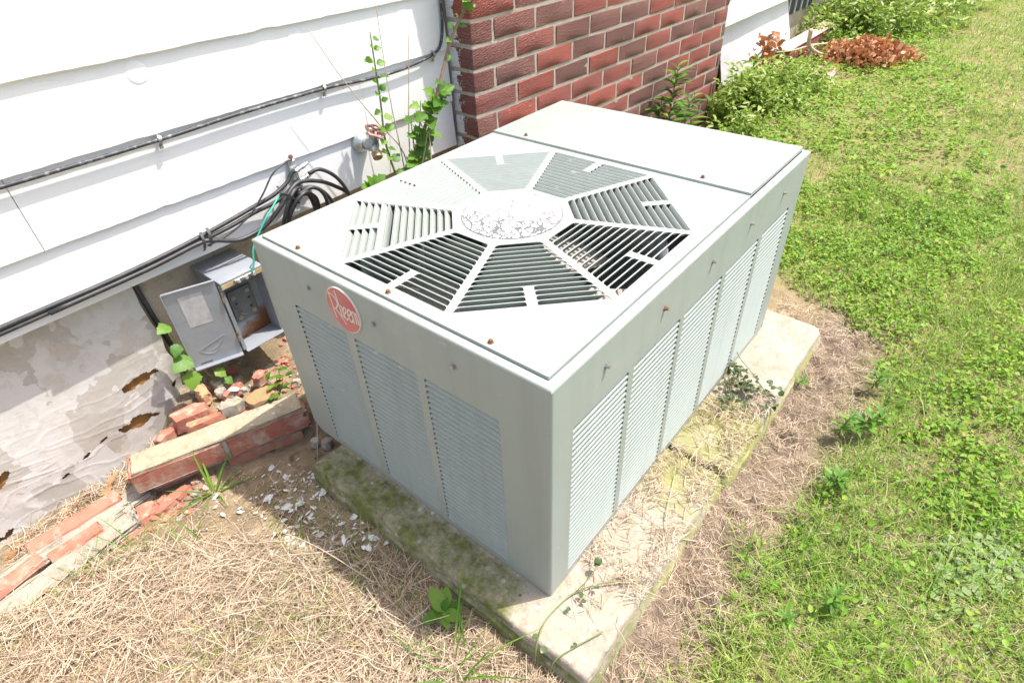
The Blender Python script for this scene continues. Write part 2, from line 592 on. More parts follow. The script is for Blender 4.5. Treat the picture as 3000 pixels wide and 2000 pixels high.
def m_label():
    mt, nt, b = new_mat('crazed_white_label')
    g = G(nt)
    p = g.pos()
    x, y, z = g.sep(p)[:3]
    wob = g.n('Mapping', inp={'Vector': p}).outputs[0]
    dv = g.n('VectorMath', operation='ADD', inp={0: p, 1: g.n('VectorMath', operation='SCALE', inp={0: g.n('TexNoise', inp={'Scale': 60, 'Vector': p}).outputs['Color'], 'Scale': .012}).outputs[0]}).outputs[0]
    e1 = g.n('TexVoronoi', feature='DISTANCE_TO_EDGE', inp={'Scale': 66, 'Vector': dv}).outputs['Distance']
    e2 = g.n('TexVoronoi', feature='DISTANCE_TO_EDGE', inp={'Scale': 32, 'Vector': dv}).outputs['Distance']
    # crazing is worst on the side nearest the lawn corner
    k = g.math('ADD', g.math('MULTIPLY', g.math('SUBTRACT', .345, x), 5.5), g.math('MULTIPLY', g.math('SUBTRACT', .36, y), 2.2))
    k = g.math('ADD', k, g.math('MULTIPLY', g.math('SUBTRACT', g.noise(28, 4), .5), 1.6))
    kk = g.n('MapRange', inp={0: k, 1: -.75, 2: .75, 3: .024, 4: .12}).outputs[0]
    c1 = g.math('LESS_THAN', e1, kk)
    c2 = g.math('LESS_THAN', e2, g.math('MULTIPLY', kk, .22))
    gate = g.ramp(k, [(.0, .8), (.3, 1.0)])
    crack = g.math('MULTIPLY', g.math('MAXIMUM', c1, c2), gate)
    hole = g.ramp(g.math('ADD', g.math('MULTIPLY', k, .25), g.noise(42, 4)), [(.80, 0.0), (.815, 1.0)])
    rad = g.n('VectorMath', operation='LENGTH', inp={0: g.n('CombineXYZ', inp={0: g.math('SUBTRACT', x, .354), 1: g.math('SUBTRACT', y, .354)}).outputs[0]}).outputs['Value']
    rim = g.math('GREATER_THAN', rad, .0968)
    col = g.mix(g.math('MAXIMUM', g.math('MAXIMUM', crack, hole), rim), (.60, .60, .59), (.13, .13, .14))
    g.to(col, b.inputs['Base Color'])
    b.inputs['Roughness'].default_value = .5
    return mt


def m_coil():
    mt, nt, b = new_mat('condenser_fins')
    g = G(nt)
    p = g.pos()
    x, y, z = g.sep(p)[:3]
    f = g.math('FRACT', g.math('MULTIPLY', g.math('ADD', x, y), 260.0))
    col = g.ramp(f, [(.0, (.18, .17, .16)), (.35, (.45, .43, .41)), (.8, (.5, .48, .46)), (1, (.2, .19, .18))])
    row = g.math('FRACT', g.math('MULTIPLY', z, 38.0))
    col = g.mix(g.ramp(row, [(.80, 0.0), (.86, .9)]), col, (.42, .26, .17))
    g.to(col, b.inputs['Base Color'])
    b.inputs['Metallic'].default_value = .3
    b.inputs['Roughness'].default_value = .5
    return mt


SIDING = m_siding()
BRICK = m_brick('rough_brick')
BRICKP = m_brick('rough_brick_paint_smeared', True)
ENAMEL = m_paintmetal()
PAD = m_concrete('mossy_concrete', (.31, .265, .20), (.42, .37, .29), moss=True)
CONC = m_concrete('foundation_concrete', (.46, .395, .285), (.58, .51, .385), stones=.12)
FOOT = m_concrete('pale_footing_concrete', (.29, .255, .20), (.40, .36, .285), stones=.35)
SOIL = m_soil()
FOIL = m_foil()
FOIL2 = m_foil('bright_foil', .75)
FOAM = simple('orange_foam', (.42, .21, .06), (.30, .13, .035), 30, .9, bump=.6, bscale=120)
GALV = m_galv('galvanised_steel')
GALVR = m_galv('rusty_galvanised_steel', True)
STEEL = simple('dull_steel', (.45, .43, .40), (.30, .28, .26), 60, .38, .7)
RUST = simple('rusted_screw', (.17, .075, .04), (.27, .15, .09), 300, .8, .2)
BLACK = simple('black_cable_jacket', (.028, .028, .030), (.06, .06, .06), 40, .45, lo=.4, hi=.8)
BLACKP = simple('paint_smeared_cable', (.035, .037, .042), (.26, .26, .26), 70, .5, lo=.50, hi=.72)
GREEN_W = simple('green_wire_jacket', (.02, .33, .24), (.03, .40, .30), 20, .4)
WHITE_P = simple('white_paint', (.78, .78, .77), (.72, .72, .71), 20, .6)
MORTAR = m_concrete('mortar', (.36, .32, .255), (.46, .41, .335), stones=.3)
OLDBRICK = simple('old_red_brick', (.37, .125, .080), (.45, .19, .13), 22, .9, bump=.5, bscale=150, grime=(26, .50, .66, (.47, .36, .27)))
OLDBRICK2 = simple('weathered_brick_piece', (.40, .14, .085), (.47, .22, .15), 30, .92, bump=.6, bscale=170, grime=(20, .5, .68, (.45, .36, .20)))
STONE = simple('grey_mortar_lump', (.42, .37, .30), (.28, .255, .21), 40, .95, bump=.8, bscale=150, grime=(24, .55, .7, (.20, .20, .10)))
CHIP = simple('paint_flake', (.78, .77, .75), (.66, .64, .60), 50, .6)
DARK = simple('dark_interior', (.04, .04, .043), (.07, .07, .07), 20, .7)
FANM = simple('fan_blade_metal', (.36, .33, .30), (.44, .40, .37), 14, .5, .3)
COIL = m_coil()
LABEL = m_label()
BADGE_R = simple('faded_red_enamel', (.50, .10, .10), (.55, .22, .21), 14, .35, lo=.35, hi=.7)
CREAM = simple('cream_print', (.72, .66, .56), (.68, .60, .52), 40, .45)
PINK = simple('faded_red_handle', (.40, .17, .13), (.52, .30, .25), 90, .75, grime=(120, .55, .7, (.30, .20, .15)))
BRASS = simple('tarnished_brass', (.42, .31, .15), (.22, .16, .10), 130, .5, .6)
ZINC = simple('zinc_plating', (.62, .63, .62), (.40, .42, .40), 40, .35, .6)
STRAW = leaf_mat('dry_straw', [(.15, .105, .068), (.33, .24, .16), (.51, .395, .275), (.63, .53, .40), (.46, .41, .33)], .65, .15)
GRASS = leaf_mat('grass_blade', [(.10, .235, .028), (.18, .335, .040), (.27, .40, .060), (.38, .42, .11), (.50, .43, .21)], .45, .38)
COVER = leaf_mat('ground_cover_leaf', [(.10, .235, .026), (.17, .335, .034), (.255, .42, .046), (.36, .46, .075), (.43, .35, .10)], .50, .45)
FOLI = leaf_mat('bush_leaf', [(.13, .23, .035), (.20, .32, .05), (.29, .40, .07), (.44, .49, .17), (.56, .56, .28)], .38, .36)
DEADL = leaf_mat('dead_leaf', [(.30, .11, .045), (.47, .20, .085), (.58, .29, .14), (.66, .42, .26)], .6, .2)
LEAF = leaf_mat('fresh_leaf', [(.06, .17, .02), (.10, .235, .028), (.15, .30, .036), (.23, .37, .055)], .45, .42, attr=False)
LEAFD = leaf_mat('dark_ivy_leaf', [(.055, .085, .035), (.085, .125, .05), (.13, .165, .075)], .35, .25, attr=False)
BARK = simple('stem_bark', (.19, .12, .075), (.28, .20, .13), 60, .8)
STEMG = simple('green_stem', (.14, .20, .045), (.20, .20, .07), 40, .6)
TWIG = simple('dry_twig', (.42, .33, .24), (.55, .46, .36), 60, .8)

# ------------------------------------------------------------------ ground (one sheet to the horizon)
def axis(fine0, fine1, step, far, k):
    a = list(np.arange(fine0, fine1 + 1e-6, step))
    lo, s = a[0], step
    L = []
    while lo > -far:
        s *= k
        lo -= s
        L.append(lo)
    hi, s = a[-1], step
    H = []
    while hi < far:
        s *= k
        hi += s
        H.append(hi)
    return np.array(L[::-1] + a + H)


gx = axis(-.95, 1.7, .0105, 220, 1.16)
gy = axis(-.85, 1.13, .0105, 220, 1.16)
GX, GY = np.meshgrid(gx, gy, indexing='ij')
GZ = ground_z(GX, GY)
nx, ny = GX.shape
V = np.stack([GX, GY, GZ], -1).reshape(-1, 3)
I = (np.arange(nx - 1)[:, None] * ny + np.arange(ny - 1)[None, :]).ravel()
F = np.stack([I, I + ny, I + ny + 1, I + 1], -1)


def np_mesh(name, V, F, mat, vary=None, smooth=False):
    me = bpy.data.meshes.new(name)
    k = F.shape[1]
    me.vertices.add(len(V))
    me.vertices.foreach_set('co', np.ascontiguousarray(V, np.float32).ravel())
    me.loops.add(F.size)
    me.loops.foreach_set('vertex_index', np.ascontiguousarray(F, np.int32).ravel())
    me.polygons.add(len(F))
    me.polygons.foreach_set('loop_start', np.arange(0, F.size, k, dtype=np.int32))
    if smooth: me.polygons.foreach_set('use_smooth', np.ones(len(F), bool))
    if vary is not None:
        at = me.attributes.new('vary', 'FLOAT', 'POINT')
        at.data.foreach_set('value', np.ascontiguousarray(vary, np.float32))
    me.materials.append(mat)
    me.update(calc_edges=True)
    return me


tag(link('ground', np_mesh('ground', V, F, SOIL, smooth=True)), 'bare soil and thatch under the lawn and straw', kind='structure')

# ------------------------------------------------------------------ house: clapboard wall and foundation
SLP = .060
YF = 1.081                                               # siding face
house = thing('clapboard_house', 'white clapboard house wall on a concrete block foundation', 'house', (-.3, 1.15, -.05))
box('foundation', (-4.0, 1.140, -.5), (12.0, 1.45, .345), CONC, house)
box('sill_soffit', (-4.0, 1.090, .336), (12.0, 1.145, .3505), WHITE_P, house)
box('wall_sheathing', (-4.0, 1.094, .352), (12.0, 1.40, 2.5), WHITE_P, house)
BOTT = [.330, .472, .623, .773]
while BOTT[-1] < 2.3: BOTT.append(BOTT[-1] + .150)


def board(x0, x1, zb, zt, seed):
    n = max(6, int((x1 - x0) / .02)) if x0 > -1.7 and x1 < 1 else max(6, int((x1 - x0) / .08))
    xs = np.linspace(x0, x1, n)
    jz = .0013 * (vnoise(xs * 9, xs * 0 + seed, 7) - .5) + .0022 * (vnoise(xs * 55, xs * 0 + seed, 8) - .5) + .0008 * (vnoise(xs * 1.1, xs * 0 + seed, 12) - .5)
    chip = (vnoise(xs * 38, xs * 0 + seed * 3.1, 9) > .86) * .0016
    jy = .0009 * (vnoise(xs * 1.6, xs * 0 + seed, 10) - .5)
    h = zt + .022 - zb
    yb, yt = YF - .007, YF - .007 + SLP * h
    V, F = [], []
    for i, x in enumerate(xs):
        z = zb + jz[i]
        V += [(x, yb + jy[i] + .0125, z + .0015), (x, yb + jy[i] + .0012, z + chip[i]), (x, yb + jy[i], z + .002 + chip[i]),
              (x, yb + jy[i] * .8 + SLP * h * .5, z + h * .5), (x, yt, zt + .022)]
    for i in range(n - 1):
        for k in range(4):
            F.append((i * 5 + k, (i + 1) * 5 + k, (i + 1) * 5 + k + 1, i * 5 + k + 1))
    F.append((0, 1, 2, 3, 4))
    F.append(tuple((n - 1) * 5 + k for k in (4, 3, 2, 1, 0)))
    me = mesh('siding_board', V, F, SIDING)
    return link('siding_board', me, house)


boards = []
for i, zb in enumerate(BOTT):
    zt = BOTT[i + 1] if i + 1 < len(BOTT) else zb + .15
    cuts = [-3.6, -.247, .936] if i == 1 else ([-3.6, -1.9 + .37 * (i % 4), .936])
    for a, c in zip(cuts[:-1], cuts[1:]):
        boards.append((i, a, c, board(a, c - .0015, zb, zt, i * 2.3 + a)))
    for a, c in ((2.2, 5.1 + .3 * (i % 3)), (5.1 + .3 * (i % 3), 8.5)):
        boards.append((i, a, c, board(a, c - .0015, zb, zt, i * 2.9 + a)))


def board_at(x, z):
    for i, a, c, o in boards:
        if a <= x <= c and BOTT[i] <= z < BOTT[i] + .150: return o


for (x, z, r) in ((.053, .742, .0235), (.430, .742, .020), (.778, .742, .019), (-.42, .89, .022), (-.8, .742, .022)):
    b_ = board_at(x, z)
    y = YF - .007 + SLP * (z - [bb for bb in BOTT if bb <= z][-1])
    lathe('round_plug', [(-.002, r), (.0004, r), (.0012, r * .95), (.0016, r * .6)], (x, y + .0008, z), (0, -1, .04), SIDING, b_, 24)
# foundation block joints and a dark tube painting in the shadow gap beside the foil board
box('control_joint', (.078, 1.1382, -.1), (.086, 1.144, .335), simple('joint_filler', (.42, .38, .31), (.34, .30, .25), 30, .9), house)
tube('shadow_gap_strip', [(-.119, 1.131, .335), (-.113, 1.131, .22), (-.104, 1.131, .10), (-.100, 1.131, -.06)], .0060, DARK, house, 8, 3)
# crawl-space vent beyond the chimney
vent = box('crawl_vent', (4.2, 1.128, .20), (4.8, 1.142, .315), DARK, house)
for i in range(4):
    box('vent_bar', (4.27 + i * .13, 1.118, .20), (4.282 + i * .13, 1.1272, .315), WHITE_P, vent)

# ------------------------------------------------------------------ brick chimney breast
CA = math.radians(-1.947)
CO = Vector((.94347, .98334, .69749))
ca, sa = math.cos(CA), math.sin(CA)
S = .0679
CLEN = 1.765


def cw(l, d, z): return Vector((CO.x + ca * l - sa * d, CO.y + sa * l + ca * d, z))


chim = thing('brick_chimney', 'red and maroon brick chimney breast standing out from the white clapboard wall', 'chimney', tuple(cw(.9, .05, -.06)))
# mortar core, 5 mm behind the brick faces
cz0, cz1 = -.25, 2.45
L0, L1, D0, D1 = .0022, CLEN - .0022, .0022, .30
core = [cw(L0, D0, cz0), cw(L1, D0, cz0), cw(L1, D1, cz0), cw(L0, D1, cz0), cw(L0, D0, cz1), cw(L1, D0, cz1), cw(L1, D1, cz1), cw(L0, D1, cz1)]
obj('mortar_core', core, [(0, 3, 2, 1), (4, 5, 6, 7), (0, 1, 5, 4), (1, 2, 6, 5), (2, 3, 7, 6), (3, 0, 4, 7)], MORTAR, chim)
BCACHE = {}


def brick_me(ln, dep, mat, var=0):
    key = (round(ln, 3), dep, mat.name, var)
    if key not in BCACHE:
        R = random.Random(hash(key[:2]) + var)
        bm = box_bm((0, 0, 0), (ln, dep, S - .0095), .0028, 1, .0013, 1, R)
        BCACHE[key] = from_bm('brick', bm, mat, angle=40)
    return BCACHE[key]


extra_V, extra_F = [], []
BL = 3 * S
for k in range(-26, 13):
    z = CO.z - (k + 1) * S + .0095
    full = (k % 2 == 1)
    l = 0.0
    first = True
    while l < CLEN - .03:
        ln = (BL if (full or not first) else BL / 2) - .0095
        ln = min(ln, CLEN - l)
        lo = l
        if k < -9:
            a = len(extra_V)
            for (dx, dy, dz) in ((0, 0, 0), (ln, 0, 0), (ln, .1, 0), (0, .1, 0), (0, 0, S - .0095), (ln, 0, S - .0095), (ln, .1, S - .0095), (0, .1, S - .0095)):
                extra_V.append(cw(lo + dx, dy, z + dz))
            extra_F += [tuple(a + i for i in f) for f in ((0, 3, 2, 1), (4, 5, 6, 7), (0, 1, 5, 4), (1, 2, 6, 5), (2, 3, 7, 6), (3, 0, 4, 7))]
        else:
            me = brick_me(ln, .0975 if first else .05, BRICKP if first else BRICK, random.randrange(4))
            o = link('brick', me, chim, tuple(cw(lo, random.uniform(-.0012, .0012), z + random.uniform(-.0008, .0008))), (0, 0, CA))
        l += ln + .0095
        first = False
up_b = obj('upper_bricks', extra_V, extra_F, BRICK, chim)
up_b['kind'] = 'stuff'

# ------------------------------------------------------------------ concrete pads under the unit
def slab(name, x0, x1, y0, y1, z0, z1, rc, seed, label):
    """rounded-corner slab with worn, wavy top edges"""
    out = []
    corners = [(x0, y0, math.pi), (x1, y0, 1.5 * math.pi), (x1, y1, 0), (x0, y1, .5 * math.pi)]
    for (cx, cy, a0), r in zip(corners, rc):
        sx = 1 if cx == x0 else -1
        sy = 1 if cy == y0 else -1
        for i in range(5):
            a = a0 + i / 4 * math.pi / 2
            out.append((cx + sx * r + r * math.cos(a), cy + sy * r + r * math.sin(a)))
    P = []
    n = len(out)
    for i in range(n):
        a, b = Vector(out[i]), Vector(out[(i + 1) % n])
        m_ = max(1, int((b - a).length / .012))
        P += [a + (b - a) * (j / m_) for j in range(m_)]
    C0 = Vector(((x0 + x1) / 2, (y0 + y1) / 2))
    rings = [(.0075, z1), (.0050, z1 - .0006), (.0020, z1 - .004), (0, z1 - .011), (-.001, z1 - .026), (-.006, z1 - .030), (-.009, z0)]
    V, F = [], []
    n = len(P)
    for ri, (ins, z) in enumerate(rings):
        for i, p in enumerate(P):
            t = (P[(i + 1) % n] - P[i - 1]).normalized()
            nm = Vector((-t.y, t.x))
            w_ = .004 * (vnoise(np.array(p.x * 45), np.array(p.y * 45), seed) - .5) + .006 * (vnoise(np.array(p.x * 12), np.array(p.y * 12), seed + 1) - .5)
            q = p + nm * (ins + float(w_) * (1 if ri < 5 else 1.3))
            zz = z + (float(vnoise(np.array(p.x * 60), np.array(p.y * 60), seed + 2)) - .6) * (.003 if ri in (2, 3) else 0.0)
            V.append((q.x, q.y, zz))
    for r in range(len(rings) - 1):
        for i in range(n):
            j = (i + 1) % n
            F.append((r * n + i, (r + 1) * n + i, (r + 1) * n + j, r * n + j))
    F.append(tuple(range(n)))
    F.append(tuple(range((len(rings) - 1) * n, len(rings) * n))[::-1])
    me = mesh(name, V, F, PAD, True)
    me.set_sharp_from_angle(angle=math.radians(50))
    return tag(link(name, me), label, 'concrete pad')


slab('concrete_pad', -.080, .452, -.132, .612, -.125, -.001, (.010, .016, .01, .012), 21, 'mossy concrete pad under the near end of the grey air conditioner')
slab('concrete_pad', .460, 1.112, -.137, .600, -.120, -.0025, (.012, .034, .03, .01), 31, 'paler concrete pad with a rounded corner under the far end of the air conditioner')

# ------------------------------------------------------------------ air conditioner
L, W, H = 1.0097, .7063, .508
ac = thing('air_conditioner', 'boxy grey-green outdoor air conditioner with an octagonal fan grille on top', 'air conditioner', (L / 2, W / 2, 0))
TH = .0014
CR = .005


def rr(u0, u1, v0, v1, r):
    o = []
    for (cx, cy, a0) in ((u1 - r, v1 - r, 0), (u0 + r, v1 - r, 90), (u0 + r, v0 + r, 180), (u1 - r, v0 + r, 270)):
        for i in range(3):
            a = math.radians(a0 + i * 45)
            o.append((cx + r * math.cos(a), cy + r * math.sin(a)))
    return o


def blade_me(name, length, depth, ang, er=.012, thick=.0008, skew0=0.0, skew1=0.0, mat=None):
    """pressed louvre blade: hinge along X at the origin, bends down towards +Y; free corners rounded"""
    us = [0, .18, .45, .75, 1.0]
    k = len(us)
    cols = [i / k for i in us]
    xs = [u * er for u in us] + [length - u * er for u in reversed(us)]
    dp = [math.sqrt(max(0, 1 - (1 - u) ** 2)) for u in us]
    dp = dp + dp[::-1]
    rows = [0.0, .22, .5, 1.0]
    V, F = [], []
    for x, d in zip(xs, dp):
        t = x / length
        for r in rows:
            s = r * depth * max(d, .02)
            k1 = .0016
            if s < k1:
                yy, zz = s * math.cos(ang * .55), -s * math.sin(ang * .55)
            else:
                yy = k1 * math.cos(ang * .55) + (s - k1) * math.cos(ang)
                zz = -k1 * math.sin(ang * .55) - (s - k1) * math.sin(ang)
            xx = x + yy * (skew0 * (1 - t) - skew1 * t)
            V.append((xx, yy, zz))
    nr = len(rows)
    for i in range(len(xs) - 1):
        for j in range(nr - 1):
            F.append((i * nr + j, (i + 1) * nr + j, (i + 1) * nr + j + 1, i * nr + j + 1))
    bm = bmesh.new()
    vs = [bm.verts.new(v) for v in V]
    for f in F: bm.faces.new([vs[i] for i in f])
    bm.normal_update()
    bmesh.ops.solidify(bm, geom=list(bm.faces), thickness=-thick)
    bmesh.ops.recalc_face_normals(bm, faces=list(bm.faces))
    return from_bm(name, bm, mat or ENAMEL, angle=40)


# side panels with pressed louvres ------------------------------------------------
PITCH = .01255


def louvre_panel(name, wins, u_lo, u_hi, frame, place):
    holes, spots = [], []
    for (a, c) in wins:
        i = 0
        while True:
            zt = .3935 - i * PITCH
            zb = zt - .0106
            if zb < .017: break
            r = .0045
            holes.append(rr(a, c, zb, zt, r))
            spots.append((a, c, zb))
            i += 1
    outer = [(u_lo, .002), (u_hi - .022, .002), (u_hi, .022), (u_hi, H - .0060), (u_lo, H - .0060)]
    pan = link(name, plate_mesh(name, outer, holes, TH, frame, ENAMEL), ac)
    cache = {}
    for (a, c, zb) in spots:
        ln = round(c - a, 4)
        if ln not in cache: cache[ln] = blade_me('louvre_blade', ln, .0128, math.radians(50), .013)
        loc, rot = place(a, c, zb)
        link('louvre_blade', cache[ln], pan, loc, rot)
    return pan


lw = [(.0955, .2565), (.2735, .4345), (.4555, .6145)]
rw = [(.0535, .2125), (.2285, .3925), (.4085, .5715), (.5900, .7595), (.7790, .9440)]
# hinge at the bottom edge of the slot, blade leans inwards and up
RL = Matrix(((0, 0, -1), (-1, 0, 0), (0, 1, 0))).to_euler()
RR = Matrix(((1, 0, 0), (0, 0, -1), (0, 1, 0))).to_euler()
left_panel = louvre_panel('left_panel', lw, CR, W - .004, lambda u, v, w_: Vector((-w_, u, v)), lambda a, c, zb: ((TH * .6, c, zb), RL))
right_panel = louvre_panel('right_panel', rw, CR, L - .004, lambda u, v, w_: Vector((u, -w_, v)), lambda a, c, zb: ((a, TH * .6, zb), RR))
box('back_panel', (.004, W - .002, .002), (L - .004, W, H - .006), ENAMEL, ac)
box('end_panel', (L - .002, .004, .002), (L, W - .0045, H - .006), ENAMEL, ac)
# rounded corner posts
for (cx, cy, a0) in ((CR, CR, 180), (L - CR, CR, 270), (L - CR, W - CR, 0), (CR, W - CR, 90)):
    V, F = [], []
    for r_ in (CR, CR - TH):
        for i in range(6):
            a = math.radians(a0 + i * 18)
            for z in (.002, H - .006): V.append((cx + r_ * math.cos(a), cy + r_ * math.sin(a), z))
    for i in range(5):
        F.append((2 * i, 2 * i + 2, 2 * i + 3, 2 * i + 1))
        F.append((12 + 2 * i, 12 + 2 * i + 1, 12 + 2 * i + 3, 12 + 2 * i + 2))
    obj('corner_post', V, F, ENAMEL, ac, True)
# rolled rim round the top
prof = [(0, H - .0062)] + [(.006 - .006 * math.cos(t), H - .0062 + .0052 * math.sin(t)) for t in (math.radians(a) for a in (22, 45, 68, 90))] + [(.0150, H - .0012), (.0152, H - .009)]
V, F = [], []
n = len(prof)
for (cx, cy, sx, sy) in ((0, 0, 1, 1), (L, 0, -1, 1), (L, W, -1, -1), (0, W, 1, -1)):
    for (d, z) in prof: V.append((cx + sx * d, cy + sy * d, z))
for c in range(4):
    for k in range(n - 1):
        a, b_ = c * n + k, ((c + 1) % 4) * n + k
        F.append((a, b_, b_ + 1, a + 1))
me = mesh('top_rim', V, F, ENAMEL, True)
me.set_sharp_from_angle(angle=math.radians(40))
link('top_rim', me, ac)

# top panel with the octagonal louvred grille ---------------------------------------
GC = Vector((.354, .354))
T2 = math.tan(math.radians(22.5))
RIB = .0078
NS = 14
R_IN, R_OUT = .1145, .3135
PT = (R_OUT - R_IN) / NS
holes = []
blade_rows = []
for k in range(NS):
    ro = R_OUT - k * PT                                   # outer (hinge) edge of the slot
    ri = ro - PT + .0014
    wo, wi = ro * T2 - RIB, ri * T2 - RIB
    segs = [(-1, 1)]
    if k < 4: segs = [(-1, -.0085), (.0085, 1)]
    for (a, c) in segs:
        xo0 = -wo if a == -1 else a
        xi0 = -wi if a == -1 else a
        xo1 = wo if c == 1 else c
        xi1 = wi if c == 1 else c
        r_ = .0042
        poly = [(ro, xo0), (ro, xo1), (ri + r_, xi1 + (xo1 - xi1) * .35), (ri + r_ * .3, xi1 - r_ * .3), (ri, xi1 - r_ * 1.3), (ri, xi0 + r_ * 1.3), (ri + r_ * .3, xi0 + r_ * .3), (ri + r_, xi0 + (xo0 - xi0) * .35)]
        blade_rows.append((ro, xo0, xo1, a == -1, c == 1, poly))
for sct in range(8):
    a = math.radians(45 * sct)
    c_, s_ = math.cos(a), math.sin(a)
    for row in blade_rows:
        holes.append([(GC.x + c_ * r - s_ * t, GC.y + s_ * r + c_ * t) for (r, t) in row[5]])
ZT = H + .0042
X1 = .690
tp_out = rr(.0158, X1 + .012, .0158, W - .0158, .002)
top_panel = link('top_panel', plate_mesh('top_panel', tp_out, holes, .0012, lambda u, v, w_: Vector((u, v, ZT + w_)), ENAMEL), ac)
skirt = []
for nm, lo, hi in (('x', (.0158, .0158, H - .012), (.0170, W - .0158, ZT - .0012)), ('y', (.0170, .0158, H - .012), (X1 - .001, .0170, ZT - .0012)), ('z', (.0170, W - .0170, H - .012), (X1 - .001, W - .0158, ZT - .0012))):
    box('panel_flange', lo, hi, ENAMEL, top_panel)
cache = {}
for sct in range(8):
    a = math.radians(45 * sct)
    for bi, (ro, x0, x1, e0, e1, poly) in enumerate(blade_rows):
        ln = x1 - x0 - .0004
        if bi not in cache:
            cache[bi] = blade_me('grille_blade', ln,   .0195, math.radians(62), .011, .0008, T2 if e0 else 0, T2 if e1 else 0)
        # local X along the tangent, Y inwards, Z up   (X = Y x Z)
        ex = Vector((-math.sin(a), math.cos(a), 0))
        inw = Vector((-math.cos(a), -math.sin(a), 0))
        # tangent direction must be inward x up
        tx = inw.cross(Vector((0, 0, 1)))
        start_t = x0 if tx.dot(ex) > 0 else x1
        p = Vector((GC.x, GC.y, ZT - .0007)) + Vector((math.cos(a), math.sin(a), 0)) * (ro - .0004) + ex * start_t + tx * .0002
        rot = Matrix((tx, inw, Vector((0, 0, 1)))).transposed().to_euler()
        o = link('grille_blade', cache[bi], top_panel, tuple(p), rot)
        if sct == 3 and bi in (8, 9): o.rotation_euler.rotate_axis('X', .5 if bi == 8 else -.35)
# service panel at the back, lapped over the grille panel
pz = H + .0098
bm = box_bm((X1, .0160, pz - .0105), (L - .0160, W - .0160, pz), .0016, 2)
link('service_top_panel', from_bm('service_top_panel', bm, ENAMEL, angle=30), ac)
# worn round label
lab = lathe('label_disc', [(0, .0985), (.0006, .0985)], (GC.x, GC.y, ZT + .0002), (0, 0, 1), LABEL, top_panel, 64)
PRINT = simple('grey_print', (.33, .33, .36), (.42, .42, .45), 60, .6)


def ribbon(name, pts, wd, nrm, mat, parent, hgt=.0004, per=5):
    P = spline(pts, per) if per > 1 else [Vector(p) for p in pts]
    nrm = Vector(nrm)
    V, F = [], []
    for i, p in enumerate(P):
        t = (P[min(i + 1, len(P) - 1)] - P[max(i - 1, 0)]).normalized()
        s_ = t.cross(nrm).normalized() * wd / 2
        V += [p - s_, p + s_, p + s_ + nrm * hgt, p - s_ + nrm * hgt]
    for i in range(len(P) - 1):
        for k in range(4):
            F.append((i * 4 + k, i * 4 + (k + 1) % 4, (i + 1) * 4 + (k + 1) % 4, (i + 1) * 4 + k))
    F += [(3, 2, 1, 0), tuple(len(V) - 4 + k for k in range(4))]
    return obj(name, V, F, mat, parent)


for r_, a0, a1 in ((.0045, 0, 300), (.009, 40, 350), (.0135, 160, 390), (.017, 120, 300)):
    ribbon('printed_ring', [(.283 + r_ * math.cos(math.radians(a0 + (a1 - a0) * i / 14)), .358 + r_ * math.sin(math.radians(a0 + (a1 - a0) * i / 14)), ZT + .0010) for i in range(15)], .0013, (0, 0, 1), PRINT, lab, .0003, 2)
ribbon('printed_rule', [(.338, .345, ZT + .001), (.318, .296, ZT + .001)], .0016, (0, 0, 1), PRINT, lab, .0003, 1)

# round badge -----------------------------------------------------------------------
BY, BZ = .441, .4525
badge = lathe('badge', [(0, .0452), (.0022, .0452), (.0032, .0444)], (-.0002, BY, BZ), (-1, 0, 0), CREAM, left_panel, 48)
lathe('badge_face', [(0, .0428), (.0006, .0428)], (-.0033, BY, BZ), (-1, 0, 0), BADGE_R, badge, 48)
STK = dict(
    R=[[(.473, .480), (.469, .461), (.468, .444), (.465, .427)],
       [(.473, .480), (.461, .479), (.453, .472), (.451, .463), (.455, .456), (.461, .449), (.468, .447)],
       [(.461, .449), (.451, .439), (.442, .429), (.437, .423)]],
    h=[[(.451, .4925), (.449, .479), (.447, .462), (.446, .447), (.446, .436)], [(.4465, .460), (.442, .4625), (.4395, .455), (.440, .436)]],
    e=[[(.4365, .4465), (.430, .453), (.4285, .461), (.433, .4625), (.4368, .455), (.4368, .443), (.434, .4365), (.430, .4365), (.4265, .442)]],
    e2=[[(.4228, .4485), (.4155, .455), (.416, .4625), (.4205, .4625), (.424, .455), (.4235, .444), (.420, .437), (.416, .437), (.4130, .443)]],
    m=[[(.4125, .463), (.411, .450), (.4095, .436)], [(.411, .460), (.4055, .4632), (.403, .454), (.4025, .437)], [(.4032, .460), (.3985, .4625), (.397, .452), (.396, .438)]])
for ltr, sts in STK.items():
    Vs, Fs = [], []
    for st in sts:
        o = ribbon('tmp', [(-.0041, BY + (y - BY) * .93 + .001, BZ + (z - BZ) * .95) for (y, z) in st], .0031 if ltr != 'R' else .0028, (-1, 0, 0), CREAM, None, .0004, 5)
        b0 = len(Vs)
        Vs += [v.co.copy() for v in o.data.vertices]
        Fs += [tuple(b0 + i for i in p.vertices) for p in o.data.polygons]
        bpy.data.objects.remove(o)
    obj('letter', Vs, Fs, CREAM, badge)

# screws ------------------------------------------------------------------------------
def screw_me(mat, r=.0036):
    V, F = lathe_data([(-.001, r * 1.45), (.0012, r * 1.4), (.0014, r), (.0052, r * .96), (.0060, r * .7)], (0, 0, 0), (0, 0, 1), 6)
    me = mesh('screw', V, F, mat)
    return me


